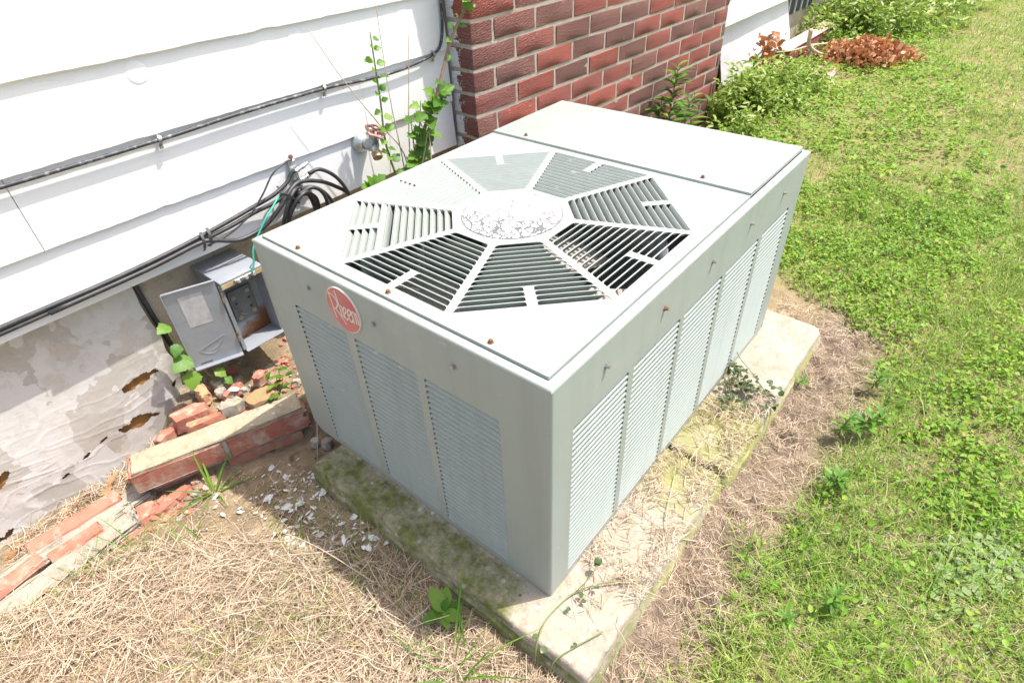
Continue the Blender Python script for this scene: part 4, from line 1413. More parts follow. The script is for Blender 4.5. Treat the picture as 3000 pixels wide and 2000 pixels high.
# paint flakes
chips = []
for i in range(7):
    R = random.Random(500 + i)
    n = R.randint(5, 8)
    el = R.uniform(.22, .7)
    pts = [(math.cos(2 * math.pi * k / n) * R.uniform(.5, 1), el * math.sin(2 * math.pi * k / n) * R.uniform(.5, 1), R.uniform(-.06, .10)) for k in range(n)]
    V = [(0, 0, .06)] + pts + [(a, b, c - .05) for (a, b, c) in pts] + [(0, 0, .01)]
    F = [(0, 1 + k, 1 + (k + 1) % n) for k in range(n)] + [(1 + k, 1 + n + k, 1 + n + (k + 1) % n, 1 + (k + 1) % n) for k in range(n)] + [(1 + 2 * n, 1 + n + (k + 1) % n, 1 + n + k) for k in range(n)]
    chips.append(mesh('paint_flake', V, F, CHIP))
cl = [(-.10, .64, .075, 66), (-.15, .50, .085, 70), (-.22, .56, .08, 44), (-.125, .40, .05, 34), (-.10, .22, .05, 12), (-.13, .68, .06, 22), (-.26, .74, .06, 12), (-.20, .42, .10, 14)]
for (cx, cy, rad, n) in cl:
    for i in range(n):
        x, y = random.gauss(cx, rad * .62), random.gauss(cy, rad * .75)
        if x > -.088 and y < .62: continue
        if block_d(x, y) > -.02: continue
        s_ = random.choice([.0025, .003, .004, .005, .006, .008, .012, .015]) * random.uniform(.7, 1.2)
        tag(link('paint_flake', chips[random.randrange(7)], None, (x, y, float(ground_z(x, y)) + .004 + random.uniform(0, .004)), (random.uniform(-.35, .35), random.uniform(-.35, .35), random.uniform(0, 6.3)), s_),
            'white flake of old paint on the soil between the fallen bricks and the pad', 'paint flake', 'paint flakes on the soil')
for i, (x, y, z, s_) in enumerate(((-.062, .955, .026, .018), (-.56, .79, -.112, .016), (-.62, .775, -.115, .018), (-.50, .815, -.108, .012), (.03, .60, .003, .005))):
    tag(link('paint_flake', chips[i], None, (x, y, z), (.3, .5, i * 1.3), s_),
        ('folded white paint flake on the brick rubble', 'curled white paint flake by the footing in the straw', 'white paint flake nearest the lower left corner', 'small white paint flake beside the footing mortar', 'tiny square white flake on the mossy pad corner')[i], 'paint flake')

# ------------------------------------------------------------------ plants: single ones with their own leaves
def leaf_shape(kind):
    if kind == 'ovate': L_ = [(0, 0), (.12, .13), (.3, .27), (.5, .30), (.72, .22), (.9, .09), (1, 0)]
    elif kind == 'lance': L_ = [(0, 0), (.12, .05), (.3, .12), (.5, .14), (.72, .11), (.9, .045), (1, 0)]
    elif kind == 'blade': L_ = [(0, .02), (.15, .035), (.35, .042), (.6, .036), (.85, .018), (1, 0)]
    elif kind == 'crab': L_ = [(0, .016), (.15, .024), (.35, .027), (.6, .022), (.85, .011), (1, 0)]
    elif kind == 'wisp': L_ = [(0, .008), (.3, .011), (.65, .008), (1, 0)]
    elif kind == 'lobed': L_ = [(0, .02), (.06, .20), (.16, .40), (.28, .34), (.36, .27), (.45, .44), (.55, .40), (.62, .22), (.72, .26), (.86, .14), (1, 0)]
    elif kind == 'serrate': L_ = [(0, .01), (.08, .24), (.14, .22), (.22, .40), (.28, .36), (.38, .46), (.44, .40), (.54, .42), (.60, .34), (.70, .32), (.76, .22), (.88, .14), (1, 0)]
    elif kind == 'round': L_ = [(-.08, .0), (-.12, .25), (.05, .45), (.25, .52), (.5, .50), (.75, .38), (.93, .18), (1, 0)]
    elif kind == 'oak': L_ = [(0, .02), (.1, .08), (.2, .26), (.28, .10), (.4, .34), (.5, .12), (.62, .36), (.72, .12), (.85, .16), (1, 0)]
    return L_


LC = {}


def leaf_me(kind, mat, bend=.15, fold=.25, seed=0):
    key = (kind, mat.name, bend, fold, seed)
    if key in LC: return LC[key]
    R = random.Random(seed + 9)
    P = leaf_shape(kind)
    V, F = [], []
    for (t, w_) in P:
        zc = -bend * t * t
        wv = R.uniform(-.03, .03)
        V += [(t, w_ * R.uniform(.9, 1.08), zc + fold * w_ + wv * w_), (t, 0, zc), (t, -w_ * R.uniform(.9, 1.08), zc + fold * w_ - wv * w_)]
    for i in range(len(P) - 1):
        a, b_ = i * 3, (i + 1) * 3
        F += [(a, a + 1, b_ + 1, b_), (a + 1, a + 2, b_ + 2, b_ + 1)]
    LC[key] = mesh('leaf', V, F, mat, True)
    return LC[key]


def put_leaf(parent, p, d, size, kind, mat, up_=(0, 0, 1), bend=.15, fold=.25, seed=0, roll=0.0, name='leaf'):
    d = Vector(d).normalized()
    u_ = Vector(up_)
    s_ = u_.cross(d)
    s_ = s_.normalized() if s_.length > 1e-3 else d.orthogonal().normalized()
    n_ = d.cross(s_)
    M_ = Matrix((d, s_, n_)).transposed() @ Matrix.Rotation(roll, 3, 'X')
    return link(name, leaf_me(kind, mat, bend, fold, seed), parent, tuple(p), M_.to_euler(), size)


def rv(): return Vector((random.uniform(-1, 1), random.uniform(-1, 1), random.uniform(-1, 1)))


# tall leafy sapling beside the chimney corner
sap = thing('sapling', 'leafy green sapling climbing between the tap and the brick chimney corner', 'sapling', (.62, .97, -.02))
stA = [(.60, .955, -.02), (.64, .985, .22), (.676, 1.0, .356), (.719, 1.0, .435), (.78, 1.0, .508), (.818, 1.0, .566), (.876, 1.0, .664), (.927, .985, .735), (.955, .965, .80), (.975, .955, .90)]
stB = [(.60, .955, -.02), (.605, .99, .25), (.604, 1.0, .338), (.584, 1.0, .456), (.590, 1.0, .565), (.592, 1.0, .65), (.594, 1.0, .735)]
stC = [(.64, .985, .22), (.690, 1.0, .35), (.715, 1.005, .44), (.735, 1.01, .50), (.742, 1.01, .53)]
stD = [(.64, .985, .22), (.668, .99, .34), (.680, .995, .42), (.686, 1.0, .475), (.690, 1.0, .50)]
tube('stem', stA, (.0075, .0030), BARK, sap, 7)
tube('stem', stB, (.0045, .0016), STEMG, sap, 6)
tube('stem', stC, (.0030, .0012), STEMG, sap, 6)
tube('stem', stD, (.0030, .0012), STEMG, sap, 6)


def along(pts, a, b_, n, smin, smax, kind, bias=(0, -.5, .3), mat=LEAF, par=sap, spread=.9):
    sp = spline(pts, 10)
    for i in range(n):
        t = a + (b_ - a) * (i + random.random() * .6) / n
        p = sp[min(len(sp) - 1, int(t * (len(sp) - 1)))]
        side = 1 if i % 2 else -1
        d = Vector((side * spread, 0, 0)) + Vector(bias) + rv() * .55
        s_ = random.uniform(smin, smax)
        put_leaf(par, p + d.normalized() * s_ * .18, d, s_, kind, mat, (random.uniform(-.5, .5), -.7, .7), random.uniform(.05, .4), random.uniform(.1, .5), random.randrange(3))


along(stA, .22, .52, 22, .035, .058, 'lobed')
along(stA, .46, .70, 5, .02, .034, 'lobed')
along(stA, .70, .92, 13, .020, .034, 'lobed')
along(stB, .45, 1.0, 18, .020, .030, 'serrate')
along(stB, .25, .5, 7, .022, .034, 'serrate')
along(stC, .25, 1.0, 10, .024, .042, 'lobed')
along(stD, .3, 1.0, 9, .026, .044, 'lobed')
spr = thing('seedling', 'small lobed green seedling peeping over the back edge of the air conditioner by the cables', 'seedling', (.47, .96, 0))
tube('stem', [(.47, .96, -.02), (.475, .96, .25), (.485, .965, .385)], (.003, .0015), STEMG, spr, 6)
for d, s_ in (((-1, -.3, .5), .045), ((-.3, -.2, 1), .040), ((.8, -.3, .6), .05), ((.2, -.9, .3), .036), ((-.7, -.6, .1), .035)):
    put_leaf(spr, (.485, .962, .372), d, s_, 'lobed', LEAF, (0, -.6, .8), .2, .3, 1)
dry = [([(.655, 1.02, .20), (.651, 1.02, .381), (.645, 1.025, .539), (.648, 1.03, .636), (.655, 1.035, .80)], 'tall dry twig rising behind the sapling'),
       ([(.66, 1.015, .25), (.655, 1.015, .400), (.570, 1.0, .515), (.494, 1.01, .640), (.431, 1.02, .766)], 'dry twig leaning left over the garden tap handle'),
       ([(.69, 1.02, .25), (.684, 1.02, .411), (.735, 1.03, .635), (.751, 1.035, .705)], 'thin dry twig between the sapling stems'),
       ([(.66, .98, .30), (.70, .975, .40), (.722, .97, .455), (.70, .95, .36), (.685, .93, .30)], 'bent pale dry twig in front of the sapling')]
for pts, lb in dry:
    tag(tube('dry_twig', pts, (.0021, .0009), TWIG, None, 6), lb, 'twig', 'dry twigs by the tap')

# bramble leaves behind the open box door
brm = thing('bramble', 'bramble with broad serrated leaves behind the open electrical box door', 'bramble', (-.10, 1.03, -.02))
tube('stem', [(-.055, 1.03, -.02), (-.09, 1.045, .08), (-.115, 1.045, .16), (-.12, 1.045, .225)], (.003, .0018), STEMG, brm, 6)
for p, d, s_, mt in (((-.112, 1.04, .222), (-1, -.6, .25), .046, LEAF), ((-.115, 1.035, .17), (-.8, -.8, -.5), .042, LEAF), ((-.105, 1.028, .128), (-1, -.55, .05), .070, LEAF), ((-.118, 1.015, .098), (-.55, -.7, -.75), .062, LEAF), ((-.066, 1.02, .062), (.4, -.8, -.5), .040, LEAF), ((-.06, 1.03, .045), (.7, -.5, .3), .030, LEAF), ((-.055, 1.015, .03), (.3, -.8, -.5), .034, LEAF)):
    put_leaf(brm, p, d, s_ * .82, 'serrate', mt, (0, -.6, .8), .25, .15, 2)
vin = thing('rubble_weed', 'small green weed growing in the brick rubble beside the air conditioner', 'weed', (.03, .90, 0))
for (x, y, z) in ((.012, .895, .03), (.030, .905, .045), (.046, .890, .04), (.020, .870, .03), (-.012, .872, .02), (.05, .915, .05), (.005, .915, .04)):
    for k in range(3):
        put_leaf(vin, (x, y, z - .01), (random.uniform(-1, 1), random.uniform(-1, .3), random.uniform(.0, .8)), random.uniform(.016, .028), 'ovate', LEAF, (0, 0, 1), .1, .2, k)
    tube('stem', [(.02, .89, -.01), (x, y, z)], .0009, STEMG, vin, 5, 2)
# crabgrass tuft in front of the fallen block
cg = thing('crabgrass_tuft', 'bright green crabgrass tuft growing in front of the fallen brick block', 'grass tuft', (-.245, .815, -.10))
for (d, s_, b_) in (((-1, -.10, .55), .115, .30), ((-.75, .5, .8), .10, .2), ((.05, .2, 1), .125, .18), ((.6, .25, .9), .115, .35), ((.9, -.35, .30), .12, .25), ((.3, -1, .15), .115, .2), ((-.4, -1, .2), .095, .2), ((-.1, -.8, .6), .08, .3), ((-1, .4, .2), .09, .3), ((1, .2, .5), .09, .4), ((-.9, -.6, .35), .08, .35), ((.2, .6, 1), .10, .2)):
    put_leaf(cg, (-.243 + random.uniform(-.006, .006), .812 + random.uniform(-.006, .006), -.100), d, s_, 'crab', LEAF, (0, 0, 1), b_, .5, random.randrange(4))
# broad-leaved weed beside the pad
bw = thing('broadleaf_weed', 'green broad-leaved weed rosette in the shade beside the mossy pad', 'weed', (-.133, .150, -.06))
for (d, s_) in (((-1, .3, .25), .045), ((.35, 1, .55), .050), ((.9, .55, .45), .046), ((.95, -.55, .2), .040), ((.2, -1, .3), .044), ((-.5, -.9, .25), .036), ((-.2, .9, .9), .03), ((.6, .1, .8), .028)):
    put_leaf(bw, (-.131, .150, -.032), d, s_, 'ovate', LEAF, (0, 0, 1), .18, .25, random.randrange(3))
tube('stem', [(-.131, .150, -.06), (-.131, .150, -.030)], .0022, STEMG, bw, 6, 2)
# thin green grass stalks beside the pad
gs = thing('grass_tuft', 'sparse tuft of tall thin grass in the straw near the bottom of the pad', 'grass tuft', (-.19, .06, -.065))
for i in range(26):
    d = Vector((random.uniform(-1, 1), random.uniform(-1, 1), random.uniform(.35, 1.3)))
    put_leaf(gs, (-.19 + random.uniform(-.03, .03), .06 + random.uniform(-.03, .03), -.066), d, random.uniform(.09, .19), 'wisp', LEAF, (0, 0, 1), random.uniform(.1, .5), .5, random.randrange(4))
for (cx, cy, n_, lb) in ((-.475, .835, 13, 'wispy green grass tuft against the footing mortar'), (-.43, .800, 11, 'wispy green grass tuft in the straw below the footing bricks'), (-.345, .70, 9, 'thin grass tuft where the straw meets the bare soil')):
    gt = thing('grass_tuft', lb, 'grass tuft', (cx, cy, float(ground_z(cx, cy))))
    for i in range(n_):
        d = Vector((random.uniform(-.8, .8), random.uniform(-.8, .8), random.uniform(.5, 1.3)))
        put_leaf(gt, (cx + random.uniform(-.02, .02), cy + random.uniform(-.02, .02), float(ground_z(cx, cy))), d, random.uniform(.05, .11), 'wisp', LEAF, (0, 0, 1), random.uniform(.1, .5), .5, random.randrange(4))
# creeping vine on the near pad corner
cv = thing('creeping_vine', 'thin creeping vine trailing over the sunlit near corner of the pad', 'vine', (.02, -.04, 0))
tube('stem', [(.128, -.119, .004), (.101, -.087, .008), (.072, -.059, .010), (.032, -.032, .007), (-.010, -.022, .005), (-.046, -.021, .006), (-.079, -.030, .002), (-.10, -.04, -.03)], .0013, STEMG, cv, 6)
tube('stem', [(.003, -.109, .006), (-.047, -.086, .005), (-.084, -.072, .003), (-.10, -.07, -.03)], .0011, STEMG, cv, 6)
tube('stem', [(.032, -.032, .007), (.058, -.043, .030), (.094, -.041, .034)], .0008, STEMG, cv, 6)
for (x, y, z, s_) in ((.098, -.043, .036, .016), (.090, -.036, .026, .014), (.061, -.062, .016, .012), (.031, -.047, .010, .012), (.026, -.050, .008, .010), (.001, -.041, .008, .011), (-.034, .046, .004, .006), (-.047, -.086, .008, .008), (-.075, -.028, .012, .012), (-.088, -.05, .006, .014)):
    put_leaf(cv, (x, y, z), (random.uniform(-1, 1), random.uniform(-1, 1), random.uniform(0, .6)), s_ * .85, 'round', LEAFD, (0, 0, 1), .2, .3, random.randrange(3))
# ivy clump on the pad
iv = thing('ground_ivy_clump', 'dark curled ground ivy clump trailing over the edge of the pad', 'ivy', (.72, -.06, 0))
ivp = [(.765, -.005), (.758, -.023), (.76, -.042), (.755, -.077), (.752, -.105), (.735, -.135), (.683, -.051), (.648, -.065), (.662, -.098), (.685, -.136), (.723, -.057), (.70, -.08), (.72, -.10), (.74, -.06), (.70, -.03), (.64, -.04), (.735, -.02)]
for i, (x, y) in enumerate(ivp):
    for k in range(5):
        xx, yy = x + random.uniform(-.018, .018), y + random.uniform(-.014, .014)
        put_leaf(iv, (xx, yy, .008 + random.uniform(0, .035)), (random.uniform(-1, 1), random.uniform(-1, 1), random.uniform(-.3, .7)), random.uniform(.009, .016), 'round', LEAFD, (random.uniform(-.4, .4), random.uniform(-.4, .4), 1), .3, .45, k)
for a in range(6):
    q = random.sample(ivp, 3)
    tube('stem', [(q[0][0], q[0][1], .004), (q[1][0], q[1][1], random.uniform(.015, .035)), (q[2][0], q[2][1], .006)], .0010, STEMG, iv, 5)
tube('stem', [(.83, .005, .03), (.79, -.02, .04), (.76, -.07, .030), (.72, -.13, .004), (.66, -.15, -.02), (.60, -.16, -.04)], .0012, STEMG, iv, 6)


# upright weeds with whorled leaves in the dry strip
def whorl(p, h, lean, n, s0, s1, label, nm='upright_weed'):
    t_ = thing(nm, label, 'weed', p)
    top = Vector(p) + Vector((lean[0], lean[1], h))
    pts = [Vector(p), Vector(p).lerp(top, .5) + Vector((lean[0] * -.15, lean[1] * -.15, 0)), top]
    tube('stem', pts, (.0022, .0012), STEMG, t_, 6)
    sp = spline(pts, 20)
    for i in range(n):
        f = .25 + .75 * i / (n - 1)
        a = i * 2.4
        q = sp[int(f * (len(sp) - 1))]
        d = Vector((math.cos(a), math.sin(a), .25 + .9 * f ** 3)) + Vector((lean[0], lean[1], 0)) * 4
        put_leaf(t_, q, d, s0 + (s1 - s0) * math.sin(math.pi * min(1, f * .85)), 'lance', LEAF, (0, 0, 1), .22, .3, i % 3)
    return t_


whorl((.80, -.300, -.055), .055, (.035, -.055), 26, .022, .044, 'bright lance-leaved weed leaning from the dry strip into the lawn')
whorl((.775, -.285, -.055), .06, (.01, -.01), 18, .016, .032, 'feathery upright weed next to the bright leaning weed')
whorl((.600, -.318, -.05), .04, (.004, -.01), 20, .020, .038, 'small whorled weed at the edge of the lawn near the middle of the pad')
whorl((.99, -.305, -.05), .05, (.0, -.01), 16, .02, .034, 'bushy green weed where the dry strip meets the lawn')
whorl((.90, -.150, -.058), .022, (.0, -.01), 9, .016, .026, 'tiny green weed in the dry strip beside the pad edge')
whorl((.32, -.40, -.055), .05, (.0, .0), 14, .018, .030, 'smooth-leaved weed in the nearest lawn patch')
whorl((.24, -.345, -.055), .03, (.0, .0), 10, .016, .026, 'low broad weed at the near lawn edge')
# tall willow-leaved weed by the chimney
tw = thing('tall_weed', 'tall willow-leaved weed standing against the brick chimney', 'weed', (2.03, .84, -.02))
for (sx, sy, hx) in ((0, 0, .37), (-.05, .02, .24), (.08, -.03, .22), (.10, .02, .16)):
    pts = [(2.03 + sx, .84 + sy, -.02), (2.05 + sx * 1.3, .85 + sy, hx * .55), (2.10 + sx * 1.6, .86 + sy, hx)]
    tube('stem', pts, (.004, .0015), STEMG, tw, 6)
    sp = spline(pts, 20)
    n_ = int(hx * 130)
    for i in range(n_):
        f = .25 + .75 * i / n_
        q = sp[int(f * (len(sp) - 1))]
        a = i * 2.4
        put_leaf(tw, q, (math.cos(a), math.sin(a), .55), random.uniform(.07, .115) * (1.15 - .45 * f), 'lance', LEAF if i % 3 else LEAFD, (0, 0, 1), .35, .3, i % 3)

# ------------------------------------------------------------------ masses of foliage (numpy)
def orient(n, yaw, pitch, roll):
    cy, sy, cp, sp_, cr, sr = np.cos(yaw), np.sin(yaw), np.cos(pitch), np.sin(pitch), np.cos(roll), np.sin(roll)
    d = np.stack([cy * cp, sy * cp, sp_], -1)
    s_ = np.stack([-sy, cy, np.zeros(n)], -1)
    nn = np.cross(d, s_)
    return d, s_ * cr[:, None] + nn * sr[:, None], nn * cr[:, None] - s_ * sr[:, None]


def leaves_np(P, size, yaw, pitch, roll, aspect, fold, vary):
    n = len(P)
    d, s_, nn = orient(n, yaw, pitch, roll)
    T = [(0, 0, 0), (1, 0, -.10), (.68, .36, .0), (.28, .42, .0), (.28, -.42, .0), (.68, -.36, .0)]
    V = np.zeros((n, 6, 3))
    for i, (a, b, c) in enumerate(T):
        lift = fold * abs(b)
        V[:, i] = P + (d * a + s_ * (b * aspect[:, None]) + nn * (c + lift[:, None] if hasattr(lift, 'shape') else c + lift)) * size[:, None]
    base = np.arange(n)[:, None] * 6
    F = np.concatenate([base + np.array([[0, 1, 2, 3]]), base + np.array([[0, 4, 5, 1]])], 0)
    return V.reshape(-1, 3), F, np.repeat(vary, 6)


def blades_np(P, length, width, yaw, lean, bend, vary, seg=3):
    n = len(P)
    dirh = np.stack([np.cos(yaw), np.sin(yaw), np.zeros(n)], -1)
    side = np.stack([-np.sin(yaw), np.cos(yaw), np.zeros(n)], -1)
    rows = []
    for i in range(seg + 1):
        t = i / seg
        ang = lean + bend * t
        q = P + dirh * (length * t * np.sin(ang * .8 + lean * .2))[:, None] + np.array([0, 0, 1.0]) * (length * t * np.cos(ang * .8 + lean * .2))[:, None]
        wd = width * (1 - .88 * t ** 1.5)
        rows.append(q - side * (wd / 2)[:, None])
        rows.append(q + side * (wd / 2)[:, None])
    V = np.stack(rows, 1)
    k = 2 * (seg + 1)
    base = np.arange(n)[:, None] * k
    F = np.concatenate([base + np.array([[2 * i, 2 * i + 1, 2 * i + 3, 2 * i + 2]]) for i in range(seg)], 0)
    return V.reshape(-1, 3), F, np.repeat(vary, k)


def straws_np(P, length, width, yaw, pitch, curve, vary, seg=3):
    n = len(P)
    rows = []
    for i in range(seg + 1):
        t = i / seg - .5
        a = yaw + curve * t
        d = np.stack([np.cos(a) * np.cos(pitch), np.sin(a) * np.cos(pitch), np.sin(pitch)], -1)
        s_ = np.stack([-np.sin(a), np.cos(a), np.zeros(n)], -1)
        q = P + d * (length * t)[:, None] - np.array([0, 0, 1.0]) * (np.abs(curve) * length * .12 * (2 * t) ** 2)[:, None]
        wd = width * (1 - .5 * abs(t))
        rows += [q - s_ * (wd / 2)[:, None] + np.array([0, 0, .0004]), q + s_ * (wd / 2)[:, None]]
    V = np.stack(rows, 1)
    k = 2 * (seg + 1)
    base = np.arange(n)[:, None] * k
    F = np.concatenate([base + np.array([[2 * i, 2 * i + 1, 2 * i + 3, 2 * i + 2]]) for i in range(seg)], 0)
    return V.reshape(-1, 3), F, np.repeat(vary, k)


def inside_unit(x, y, m_=0.0):
    return (x > -m_) & (x < L + m_) & (y > -m_) & (y < W + m_)


def on_pad(x, y): return (x > -.083) & (x < 1.115) & (y > -.135) & (y < .615)


# boundary of the dry strip along the pad
BX = np.array([-.6, .01, .10, .226, .354, .458, .624, .80, .98, 1.18, 1.255])
BYv = np.array([-.16, -.209, -.245, -.268, -.225, -.255, -.298, -.318, -.305, -.272, -.170])


def green_mask(x, y):
    bl = np.interp(x, BX, BYv) + .09 * (vnoise(x * 11, y * 11, 51) - .5) + .05 * (vnoise(x * 37, y * 37, 53) - .5)
    g1 = (y < bl) & (x < 1.27)
    lim = 1.28 + np.clip((y + .15) * .5, 0, .6) + .05 * (vnoise(x * 12, y * 12, 52) - .5)
    g2 = (x >= 1.25) & ((x > lim) | (y < -.17))
    return g1 | g2


def wall_free(x, y):
    cy = np.where(x < 2.72, .905 - .034 * (x - 1.0), 1.02)
    return y < cy


def lawn_side(x, y):                                    # >0 on the mown-lawn side of the ground cover
    yl = np.interp(x, [0, 1.0, 1.967, 2.989, 4.562, 5.805, 8], [-.95, -.75, -.52, -.27, .185, .50, .9])
    return yl - y


def scatter(n, x0, x1, y0, y1): return RNG.uniform(x0, x1, n), RNG.uniform(y0, y1, n)


# broad-leaved ground cover
def cover(n, x0, x1, y0, y1, smin, smax, hmax, name, label, thin=1.0):
    x, y = scatter(n, x0, x1, y0, y1)
    d = np.clip(vnoise(x * 3.1, y * 3.1, 61) * .7 + vnoise(x * 9, y * 9, 62) * .5, 0, 1.2)
    lw_ = sstep(.16, -.10, lawn_side(x, y) + .25 * (vnoise(x * 4, y * 4, 63) - .5))
    nearg = sstep(.50, .85, x + .35 * (vnoise(x * 7, y * 7, 64) - .5)) * .90 + .10
    streak = 1 - .75 * sstep(.10, .03, np.abs(y - (-.28 - .20 * (x - .6))) ) * sstep(.6, .9, x) * sstep(2.2, 1.6, x)
    pr = sstep(.18, .52, d) * lw_ * nearg * streak * thin
    pr = np.maximum(pr * (.30 + .75 * sstep(.30, .62, vnoise(x * 17, y * 17, 66))), .05 * (d > .4))
    k = green_mask(x, y) & wall_free(x, y) & (RNG.random(n) < pr)
    x, y, d = x[k], y[k], d[k]
    n = len(x)
    z = ground_z(x, y) + .006 + hmax * RNG.random(n) ** .8 * (.45 + .75 * d)
    size = RNG.uniform(smin, smax, n) * (.75 + .5 * RNG.random(n))
    vary = np.clip(.42 + .22 * RNG.standard_normal(n) + .25 * (vnoise(x * 5, y * 5, 65) - .5), 0, .93)
    V, F, a = leaves_np(np.stack([x, y, z], -1), size, RNG.uniform(0, 6.283, n), RNG.normal(.05, .38, n), RNG.normal(0, .42, n), RNG.uniform(.38, 1.0, n), .25, vary)
    tag(link(name, np_mesh(name, V, F, COVER, a)), label, 'ground cover', kind='stuff')


cover(88000, .2, 2.3, -.95, .9, .0085, .0165, .034, 'ground_cover', 'low broad-leaved green ground cover beside the pad')
cover(60000, 2.3, 8.0, -.8, 1.05, .013, .026, .05, 'ground_cover', 'low green ground cover spreading towards the far shrubs')


def grass(n, x0, x1, y0, y1, l0, l1, w0, w1, fn, name, label, lean=(.25, .5), dryf=.12):
    x, y = scatter(n, x0, x1, y0, y1)
    k = fn(x, y) & (RNG.random(n) < 1)
    x, y = x[k], y[k]
    n = len(x)
    tone = vnoise(x * 2.3, y * 2.3, 71)
    vary = np.clip(.35 + .20 * RNG.standard_normal(n) + .35 * (tone - .5) + (RNG.random(n) < dryf) * .5, 0, 1)
    V, F, a = blades_np(np.stack([x, y, ground_z(x, y) - .002], -1), RNG.uniform(l0, l1, n), RNG.uniform(w0, w1, n), RNG.uniform(0, 6.283, n), np.abs(RNG.normal(lean[0], lean[1], n)), RNG.uniform(.1, 1.2, n), vary)
    tag(link(name, np_mesh(name, V, F, GRASS, a)), label, 'grass', kind='stuff')


def near_patch(x, y):
    p1 = np.exp(-(((x - .40) / .13) ** 2 + ((y + .31) / .075) ** 2))
    p2 = sstep(1.0, .45, x) * sstep(-.22, -.32, y)
    p3 = .9 * np.exp(-((y - (-.28 - .20 * (x - .6))) / .055) ** 2) * sstep(.65, .95, x) * sstep(2.3, 1.7, x)
    p4 = .8 * np.exp(-(((x - 1.45) / .25) ** 2 + ((y + .5) / .06) ** 2))
    p = np.maximum.reduce([p1, p2 * (.42 + .58 * sstep(.35, .6, vnoise(x * 8, y * 8, 72))), p3, p4, .12 + 0 * x])
    return green_mask(x, y) & wall_free(x, y) & (RNG.random(len(x)) < p)


def far_lawn(x, y):
    p = sstep(-.12, .10, lawn_side(x, y) + .2 * (vnoise(x * 4, y * 4, 63) - .5)) * (.45 + .6 * vnoise(x * 2.5, y * 2.5, 73)) + .05
    return green_mask(x, y) & wall_free(x, y) & (RNG.random(len(x)) < p)


grass(170000, -.2, 2.4, -.95, .8, .022, .060, .0013, .0030, near_patch, 'lawn_grass', 'green grass mixed with dry blades in the near lawn', (.45, .5), .16)
grass(34000, .0, 2.6, -.95, .7, .05, .10, .0014, .0030, lambda x, y: green_mask(x, y) & wall_free(x, y) & (RNG.random(len(x)) < .15 + .5 * sstep(.5, .75, vnoise(x * 6, y * 6, 76))), 'lawn_grass', 'longer green blades standing through the ground cover', (.5, .5), .30)
grass(60000, .5, 3.6, -1.5, .4, .018, .045, .0018, .0034, far_lawn, 'lawn_grass', 'short mown grass to the side of the ground cover', (.45, .45), .20)
grass(80000, 3.2, 9.5, -2.2, 1.0, .025, .055, .0035, .0070, far_lawn, 'lawn_grass', 'short mown lawn in the far corner', (.45, .45), .22)

# pale round-leaved clover patch at the lower right
x, y = RNG.normal(.60, .07, 260), RNG.normal(-.600, .030, 260)
y = y - .45 * (x - .60) * .6
n = len(x)
V, F, a = leaves_np(np.stack([x, y, ground_z(x, y) + RNG.uniform(.004, .014, n)], -1), RNG.uniform(.012, .020, n), RNG.uniform(0, 6.28, n), RNG.normal(0, .15, n), RNG.normal(0, .15, n), RNG.uniform(1.0, 1.25, n), .1, np.clip(RNG.normal(.55, .1, n), 0, 1))
PALE = leaf_mat('pale_clover', [(.16, .25, .08), (.22, .31, .12), (.28, .36, .16)], .5, .3)
tag(link('clover_patch', np_mesh('clover_patch', V, F, PALE, a)), 'patch of pale round clover leaves at the right edge of the lawn', 'clover', kind='stuff')

# dry straw
def straw(n, x0, x1, y0, y1, fn, l0, l1, w0, w1, zf, name, label, pitch=.22):
    x, y = scatter(n, x0, x1, y0, y1)
    p = fn(x, y)
    k = RNG.random(n) < p
    x, y, p = x[k], y[k], p[k]
    n = len(x)
    z = zf(x, y) + .003 + RNG.random(n) * .022 * p
    vary = np.clip(.45 + .30 * RNG.standard_normal(n), 0, 1)
    V, F, a = straws_np(np.stack([x, y, z], -1), RNG.uniform(l0, l1, n) * (.5 + RNG.random(n)), RNG.uniform(w0, w1, n), RNG.uniform(0, 6.283, n), RNG.normal(.03, pitch, n), RNG.normal(0, .38, n), vary)
    tag(link(name, np_mesh(name, V, F, STRAW, a)), label, 'straw', kind='stuff')


def straw_left(x, y):
    # dense towards the viewer, thinning to bare soil by the fallen bricks
    e = np.interp(y, [-.4, .037, .325, .46, .513, .60, .72, .79, .9], [-.105, -.105, -.115, -.19, -.245, -.30, -.345, -.46, -.60])
    p = sstep(.07, -.05, x - e + .07 * (vnoise(x * 15, y * 15, 81) - .5)) * (.30 + .70 * sstep(.28, .60, vnoise(x * 9, y * 9, 84) * .6 + vnoise(x * 25, y * 25, 85) * .4))
    p = np.maximum(p, .10 * sstep(.80, .6, y) * (x < -.085))
    return p * (~on_pad(x, y)) * (x < -.078) * (block_d(x, y) < -.03) * sstep(.88, .80, y)


straw(38000, -.95, -.05, -.25, .92, straw_left, .03, .12, .0006, .0016, ground_z, 'dry_straw', 'matted dry straw covering the soil at the lower left', .20)


def straw_right(x, y):
    bl = np.interp(x, BX, BYv)
    p = sstep(-.035, .02, y - bl) * sstep(1.32, 1.2, x) * (.22 + .50 * sstep(.30, .72, vnoise(x * 11, y * 11, 82) * .55 + vnoise(x * 31, y * 31, 88) * .45))
    p = np.maximum(p, .34 * green_mask(x, y) * sstep(2.0, .6, x))
    p = np.maximum(p, .5 * ((x < .02) & (y < -.10)))
    return p * (~on_pad(x, y)) * (x > -.14) * (y < .02) + 0 * x


straw(52000, -.15, 2.2, -.85, .02, straw_right, .014, .050, .0005, .0012, ground_z, 'dry_straw', 'short dry thatch in the strip between the pad and the lawn', .22)


